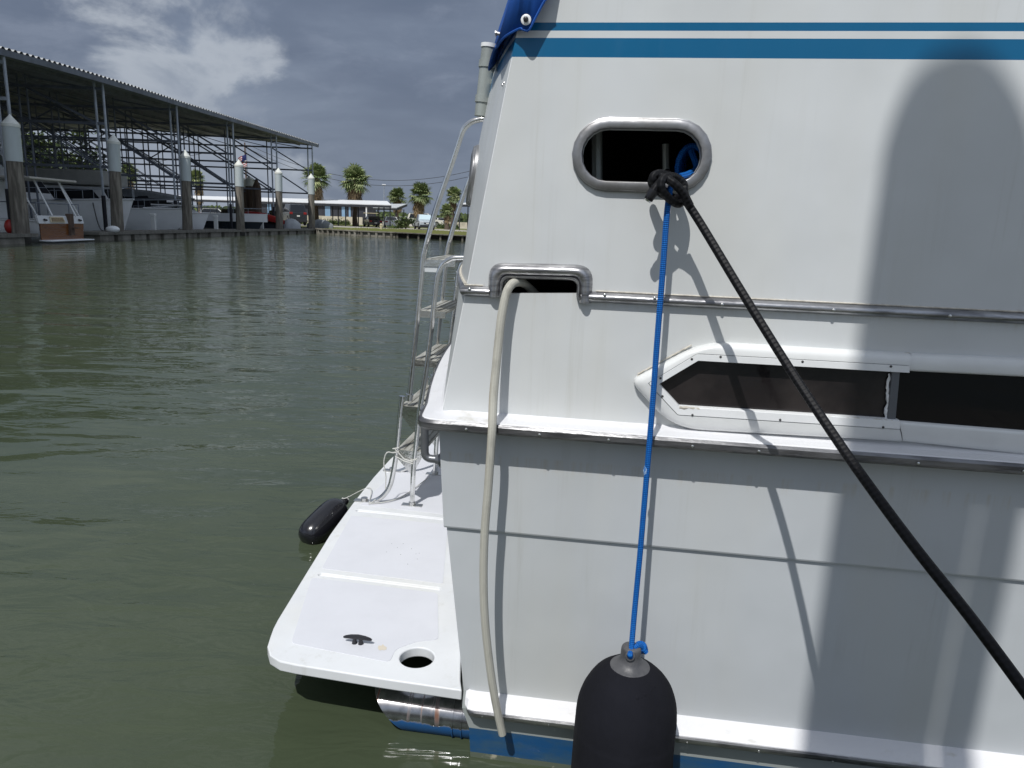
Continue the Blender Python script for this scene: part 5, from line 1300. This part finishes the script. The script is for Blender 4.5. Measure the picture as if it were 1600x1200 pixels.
# long low building with dark openings and pale blue panels
a, b = ond(380, 318, 150), ond(574, 324, 150); zt_ = b.z+.1
bd = empty('storage_building', (a.x, 150, GZ)); tag(bd, 'long low dark building with pale blue doors behind the carport', 'building')
m_ = MB(); m_.box((0, 0, 0), (b.x-a.x, 9, zt_-GZ)); m_.build('wall', [mat('dark_wall', (.03, .033, .045), .7, var=.3, vs=.5)], bd)
m_ = MB(); m_.prism([V((-.4, -.5, zt_-GZ)), V((b.x-a.x+.4, -.5, zt_-GZ)), V((b.x-a.x+.4, 9.5, zt_-GZ+.7)), V((-.4, 9.5, zt_-GZ+.7))], (0, 0, .22)); m_.build('roof', [M_white], bd)
for x0, x1 in ((384, 392), (418, 424), (462, 470), (508, 516), (534, 541), (545, 548)):
    p, q = ond(x0, 330, 150), ond(x1, 330, 150); m_ = MB(); m_.box((p.x-a.x, -.06, .2), (q.x-a.x, 0.0, zt_-GZ-.15)); m_.build('door', [mat('pale_blue_panel', (.22, .36, .52), .6, var=.15, vs=.5)], bd)
p = ond(573, 330, 150); m_ = MB(); m_.box((p.x-a.x-.15, -.3, 0), (p.x-a.x+.1, -.05, zt_-GZ)); m_.build('corner_post', [M_white], bd)
# pale low wall in front of it
a, b = ond(360, 340, 138), ond(566, 340, 138); m_ = MB(); m_.box((0, 0, 0), (b.x-a.x, .5, 1.25)); o = m_.build('low_wall', [mat('pale_wall', (.52, .48, .38), .9, vcol=(.36, .33, .25), vs=.8)]); o.location = (a.x, 138, GZ); tag(o, 'low pale wall beyond the road below the long dark building', 'wall')
a, b = ond(690, 344, 140), ond(740, 344, 140); m_ = MB(); m_.box((0, 0, 0), (b.x-a.x, .5, 1.0)); o = m_.build('low_wall', [MATS['pale_wall']]); o.location = (a.x, 140, GZ); tag(o, 'short pale wall beyond the road right of the silver pickup', 'wall')
# far tree line
a = ond(562, 335, 260); rng = random.Random(9); m_ = MB()
for i in range(7000):
    x = rng.uniform(-130, 90); h = 3.0+1.3*noise.noise(V((x*.08, 3, 1))); p = V((x, 260+rng.uniform(-4, 4), GZ+rng.uniform(0, max(.5, h)))); q = V((rng.uniform(-1, 1), 0, rng.uniform(-1, 1))).normalized()*.7; w_ = V((-q.z, .2, q.x))*.6; m_.add([p-q, p+w_, p+q, p-w_], [(0, 1, 2, 3)], rng.choice((0, 1, 2)))
tag(m_.build('far_treeline', M_leaf, None, fix=False), 'low green line of far trees behind the parking lot', 'trees', kind='stuff')

# lamp post, utility poles and wires, flag
p = ond(600, 289, 108); o = empty('lamp_post', (p.x, 108, GZ)); tag(o, 'thin tall lamp post between the tallest palm and the palm pair', 'lamp post')
h = p.z-GZ; m_ = MB(); m_.tube([V((0, 0, 0)), V((0, 0, h))], [.09, .05], 8); m_.build('pole', [M_gal], o, smooth=True)
m_ = MB(); m_.box((-.28, -.12, h-.02), (.28, .12, h+.1)); m_.build('lamp_head', [M_white], o, bevel=.03)
def upole(x, y, z, lab):
    o = empty('utility_pole', (x, y, GZ)); tag(o, lab, 'utility pole', 'wooden utility poles'); m_ = MB(); m_.tube([V((0, 0, -.2)), V((0, 0, z-GZ+.5))], [.17, .11], 8); m_.build('pole', [M_brown], o, smooth=True)
    m_ = MB(); m_.box((-.9, -.06, z-GZ), (.9, .06, z-GZ+.12)); m_.build('crossarm', [M_brown], o); return o
p0 = ond(382.5, 228, 118); p1 = ond(830, 240, 112); p00 = ond(-60, 262, 140)
upole(p0.x, 118, p0.z, 'dark utility pole seen through the far end of the shed'); upole(p1.x, 112, p1.z, 'utility pole hidden behind the yacht')
def wire(a, b, sag, lab):
    m_ = MB(); pts = [V(a).lerp(V(b), t/20)+V((0, 0, -sag*4*(t/20)*(1-t/20))) for t in range(21)]; m_.tube(pts, .035, 4); tag(m_.build('power_line', [M_steelblk]), lab, 'power line')
dz = V((0, 0, -.75))
wire(p0+V((.8, 0, .1)), p1+V((-.8, 0, .1)), 4.6, 'upper black power line sagging over the palms'); wire(p0+V((.8, 0, -.5)), p1+V((-.8, 0, -.6)), 4.75, 'lower black power line sagging over the palms')
wire(p00, p0+V((-.8, 0, .1)), 2.0, 'power line seen through the shed frames')
p = ond(381, 240, 80); o = empty('flag', (p.x, 80, GZ)); tag(o, 'small red and white striped flag hanging beyond the shed', 'flag')
m_ = MB(); m_.tube([V((.3, 0, 0)), V((.3, 0, p.z-GZ+.5))], .04, 6); m_.build('staff', [M_gal], o)
rows = [[V((.26-.95*u+.05*math.sin(9*v), .12*math.sin(7*u+3*v), (p.z-GZ)-1.3*v-.5*u)) for v in [k/14 for k in range(15)]] for u in [k/6 for k in range(7)]]
m_ = MB()
for i in range(6):
    for k in range(14): m_.add([rows[i][k], rows[i+1][k], rows[i+1][k+1], rows[i][k+1]], [(0, 1, 2, 3)], 2 if (i < 3 and k < 7) else k % 2)
m_.build('cloth', [mat('flag_red', (.40, .03, .04), .8), M_white, mat('flag_blue', (.02, .03, .14), .8)], o, fix=False)
p = ond(595, 350, 86); o = empty('marker_post', (p.x, 74.5, GZ)); o.location = (ond(595.5, 350, 74.5).x, 74.5, GZ); tag(o, 'short white post on the grass bank in front of the black sedan', 'post')
m_ = MB(); m_.tube([V((0, 0, 0)), V((0, 0, .55))], .11, 10); m_.tube([V((0, 0, .55)), V((0, 0, .66))], [.15, .05], 10); m_.tube([V((-.17, 0, .4)), V((.17, 0, .4))], .05, 8); m_.build('post', [M_cream], o, smooth=True)
P = ond(613.5, 332, 110); m_ = MB(); m_.box((-.75, -.6, 0), (.75, .6, 1.15)); m_.prism([V((-.78, -.63, 1.15)), V((.78, -.63, 1.15)), V((.78, .1, 1.3)), V((-.78, .1, 1.3))], (0, 0, .06)); o = m_.build('dumpster', [mat('dark_green', (.01, .06, .05), .6)]); o.location = (P.x, 110, GZ); tag(o, 'dark green dumpster under the smaller carport', 'dumpster')

# vehicles
def carpaint(n, c): return mat('paint_'+n, c, .25, .0, coat=.8)
M_tyre = mat('tyre', (.015, .015, .016), .8); M_rim = mat('wheel_rim', (.35, .36, .37), .3, .9); M_lamp = mat('headlamp_glass', (.55, .57, .6), .1); M_tail = mat('tail_lamp', (.28, .012, .01), .25); M_plate = mat('plate_white', (.75, .75, .72), .5)
def vehicle(name, lab, cat, px, D, rz, m, L=4.7, Wd=1.82, prof=None, glass=None, kind='sedan', shade=False, group='vehicles parked along the shore'):
    P = ond(px, 350, D); o = empty(name, (P.x, D, GZ), rz); tag(o, lab, cat, group); hw = Wd/2
    if kind == 'sedan': low = [(-L/2, .28), (-L/2-.03, .62), (-L/2+.05, .95), (-L*.30, 1.0), (L*.22, .96), (L/2-.12, .78), (L/2+.02, .55), (L/2, .26)]; gh = [(-L*.36, .98), (-L*.17, 1.43), (L*.06, 1.45), (L*.25, .95)]
    elif kind == 'pickup': low = [(-L/2, .42), (-L/2, 1.12), (-L*.12, 1.12), (-L*.12, 1.15), (L*.24, 1.16), (L/2-.1, 1.05), (L/2+.03, .75), (L/2, .40)]; gh = [(-L*.12, 1.13), (-L*.10, 1.82), (L*.10, 1.84), (L*.25, 1.15)]
    else: low = [(-L/2, .35), (-L/2, 1.05), (-L*.3, 1.08), (L*.24, 1.05), (L/2-.12, .95), (L/2+.03, .6), (L/2, .32)]; gh = [(-L*.49, 1.05), (-L*.45, 1.70), (L*.08, 1.74), (L*.24, 1.04)]
    m_ = MB(); n = len(low); rws = []
    for y, k in ((-hw+.03, .96), (-hw, 1), (hw, 1), (hw-.03, .96)): rws.append([V((x*(.985 if k < 1 else 1), y, z)) for x, z in low])
    m_.grid(rws); m_.add(rws[0], [tuple(range(n))]); m_.add(rws[-1], [tuple(range(n))]); m_.add([rws[0][0], rws[0][-1], rws[-1][-1], rws[-1][0]], [(0, 1, 2, 3)])
    body = m_.build('body', [m], o, bevel=.05)
    ins = .17; m_ = MB(); b_ = [V((x, s_*(hw-.05), z)) for s_ in (-1, 1) for x, z in (gh[0], gh[3])]; 
    A = [V((x, -(hw-.06) if i in (0, 3) else -(hw-ins-.06), z)) for i, (x, z) in enumerate(gh)]; B = [V((p.x, -p.y, p.z)) for p in A]
    m_.grid([A, B]); m_.add(A, [(0, 1, 2, 3)]); m_.add(B, [(0, 1, 2, 3)]); m_.build('cabin_top', [m], o, bevel=.03)
    def pane(P4, nm, mm, off):
        q = sum((p for p in P4), V((0, 0, 0)))/4; g_ = MB(); g_.add([q+(p-q)*.86+off for p in P4], [(0, 1, 2, 3)]); return g_.build(nm, [mm], o)
    pane([A[2], A[3], B[3], B[2]], 'windshield', mat('sunshade', (.50, .62, .66), .3) if shade else M_bglass, V((.02, 0, .02)))
    pane([A[0], A[1], B[1], B[0]], 'rear_window', M_bglass, V((-.02, 0, .015)))
    for S in (A, B): pane(S, 'side_window', M_bglass, V((0, .015*(-1 if S is A else 1), .01)))
    for x in (-L*.31, L*.32):
        for s_ in (-1, 1):
            r = .33 if kind == 'sedan' else .39; w = MB(); w.tube([V((x, s_*(hw-.20), r)), V((x, s_*(hw+.015), r))], r, 18); wh = w.build('wheel', [M_tyre], o, smooth=True, angle=50)
            w = MB(); w.tube([V((x, s_*(hw+.0), r)), V((x, s_*(hw+.022), r))], r*.62, 14); w.build('rim', [M_rim], wh, smooth=True, angle=50)
    zf = .66 if kind == 'sedan' else .88
    for s_ in (-1, 1):
        w = MB(); w.box((L/2-.10, s_*(hw-.30)-.19, zf-.07), (L/2+.035, s_*(hw-.30)+.19, zf+.09)); w.build('headlight', [M_lamp], o, bevel=.03)
        w = MB(); w.box((-L/2-.045, s_*(hw-.24)-.17, zf+.02), (-L/2+.1, s_*(hw-.24)+.17, zf+.2)); w.build('tail_light', [M_tail], o, bevel=.03)
        w = MB(); w.box((L*.17, s_*(hw+.0)-.02, zf+.28), (L*.20, s_*(hw+.16)+.02, zf+.42)); w.build('mirror', [m], o, bevel=.02)
    w = MB(); w.box((L/2-.02, -.42, zf-.22), (L/2+.045, .42, zf-.0)); w.build('grille', [M_blackp], o, bevel=.02)
    for xx in (-L/2-.05, L/2+.04): w = MB(); w.box((xx-.01, -.17, zf-.16), (xx+.01, .17, zf-.05)); w.build('number_plate', [M_plate], o)
    w = MB(); w.box((L/2-.05, -hw+.05, .26), (L/2+.06, hw-.05, .44 if kind == 'sedan' else .58)); w.box((-L/2-.06, -hw+.05, .28), (-L/2+.05, hw-.05, .46)); w.build('bumper', [M_blackp if kind != 'sedan' else m], o, bevel=.03)
    return o
H90 = math.pi/2
vehicle('parked_car', 'black sedan parked rear first under the long carport', 'car', 582, 99, H90+.38, carpaint('black', (.008, .009, .012)), kind='sedan')
vehicle('parked_car', 'white sedan half hidden behind carport posts right of the black sedan', 'car', 611, 101.5, H90+.2, carpaint('white', (.72, .72, .72)), kind='sedan')
vehicle('parked_pickup', 'silver pickup facing the water with a pale sunshade in its windscreen', 'pickup truck', 662.5, 93.5, -H90+.28, carpaint('silver', (.42, .46, .50)), L=5.4, Wd=1.95, kind='pickup', shade=True)
vehicle('parked_car', 'white car far across the lot between the palm pair', 'car', 639, 165, .25, MATS['paint_white'], kind='suv')
vehicle('parked_car', 'white car far across the lot right of the silver pickup', 'car', 691, 160, .9, MATS['paint_white'], kind='suv')
vehicle('parked_van', 'black van at the end of the shed left of the palm', 'van', 459, 90, H90+.5, MATS['paint_black'], L=5.3, Wd=2.1, kind='suv').scale = (1, 1, 1.42)
vehicle('parked_car', 'dark car seen between the brown pilings and fifth piling', 'car', 432, 104, 2.4, carpaint('darkgrey', (.03, .032, .038)), kind='suv')
vehicle('parked_car', 'dark car beyond the bow of the navy hulled boat', 'car', 372, 110, .3, MATS['paint_darkgrey'], kind='suv')
vehicle('parked_car', 'white car seen through the shed left of the fourth piling', 'car', 338, 118, .5, MATS['paint_white'], kind='suv')
vehicle('parked_van', 'long pale camper van behind the silver pickup', 'van', 665, 128, .05, carpaint('cream', (.66, .64, .58)), L=6.2, Wd=2.1, kind='suv').scale = (1, 1, 1.3)
P = ond(580, 340, 112); o = empty('golf_cart', (P.x, 112, GZ), .6); tag(o, 'golf cart with a cream roof behind the black sedan', 'golf cart')
m_ = MB(); m_.box((-1.1, -.55, .25), (1.1, .55, .6)); m_.box((-.5, -.5, .6), (.1, .5, .85)); m_.build('body', [M_cream], o, bevel=.05)
m_ = MB(); m_.box((-1.0, -.62, 1.82), (.95, .62, 1.92)); m_.build('roof', [M_cream], o, bevel=.04)
for xx in (-.9, .85):
    for yy in (-.55, .55): m_ = MB(); m_.tube([V((xx, yy, .6)), V((xx*.95, yy, 1.85))], .025, 6); m_.build('roof_post', [M_blackp], o); m_ = MB(); m_.tube([V((xx*.8, yy*.95, .23)), V((xx*.8, yy*1.2, .23))], .23, 12); m_.build('wheel', [M_tyre], o)

# ================================================================== THE DOCK UNDER THE VIEWER
vd = empty('viewing_dock', (0, -1.3, 0)); tag(vd, 'grey plank dock the picture was taken from, beside the yacht', 'dock')
m_ = MB()
for k in range(70): m_.box((-6+k*.2, -1.2, .30), (-6+k*.2+.19, 1.45, .34))
m_.build('deck_boards', [M_deckw], vd)
m_ = MB(); m_.box((-6, 1.40, .08), (8, 1.47, .29)); m_.box((-6, -1.2, .08), (8, -1.14, .29)); m_.build('stringer', [M_wood], vd)
m_ = MB(); m_.box((-5.8, -1.0, -.35), (7.8, 1.3, .07)); m_.build('float', [M_sheetp], vd)
cw = V((1.44, .28, 0)); m_ = MB(); m_.tube([cw+V((-.13, 0, .395)), cw+V((0, 0, .40)), cw+V((.13, 0, .395))], [.01, .017, .01], 8); m_.tube([cw+V((-.04, 0, .34)), cw+V((-.03, 0, .40))], .014, 8); m_.tube([cw+V((.04, 0, .34)), cw+V((.03, 0, .40))], .014, 8)
tag(m_.build('dock_cleat', [M_rub], None, smooth=True), 'galvanised dock cleat holding the black mooring line', 'cleat')
def behind(s_, w_, r, ztop, lab, m, taper=1.0, cone=True):
    p = ORG+AU*s_-AV*w_; o = empty('dock_piling', (p.x, p.y, 0)); tag(o, lab, 'piling', 'pilings on the near dock'); m_ = MB()
    if cone: m_.tube([V((0, 0, -1.5)), V((0, 0, ztop-r*1.1)), V((0, 0, ztop-r*.75)), V((0, 0, ztop-r*.35)), V((0, 0, ztop-r*.1)), V((0, 0, ztop))], [r*.93, r, r*.93, r*.7, r*.38, .01], 24)
    else: m_.tube([V((0, 0, -1.5)), V((0, 0, ztop))], r, 16)
    m_.build('shaft', [m], o, smooth=True)
WC = 3.0
behind(1.137-SL*WC, WC, .172, 1.93+SM*WC, 'round topped timber piling on the near dock behind the viewer', M_pile)
wq = WC+.1; pb = ORG+AU*(1.386-SL*wq)-AV*wq; o = empty('shadow_post', (pb.x, pb.y, 0), -YAW); tag(o, 'unseen post and box added beside the near dock piling to shade the hull', 'post')  # added out of view; pole and box shape the shadow on the hull
m_ = MB(); m_.tube([V((0, 0, .34)), V((-.02, 0, 1.2+SM*wq))], .049, 14); m_.build('pole', [M_gal], o, smooth=True)
m_ = MB(); m_.box((-.09, -.06, 1.02+SM*wq), (.20, .06, 1.62+SM*wq)); m_.build('shadow_block', [M_gray_pvc], o, bevel=.02)  # box added to widen the pole's shadow towards the bow
behind(1.57-SL*(WC+.4), WC+.4, .06, .55+SM*WC, 'unseen pipe added on the near dock to shade the far right of the hull', M_gal, cone=False)  # added out of view for the dark band low on the hull
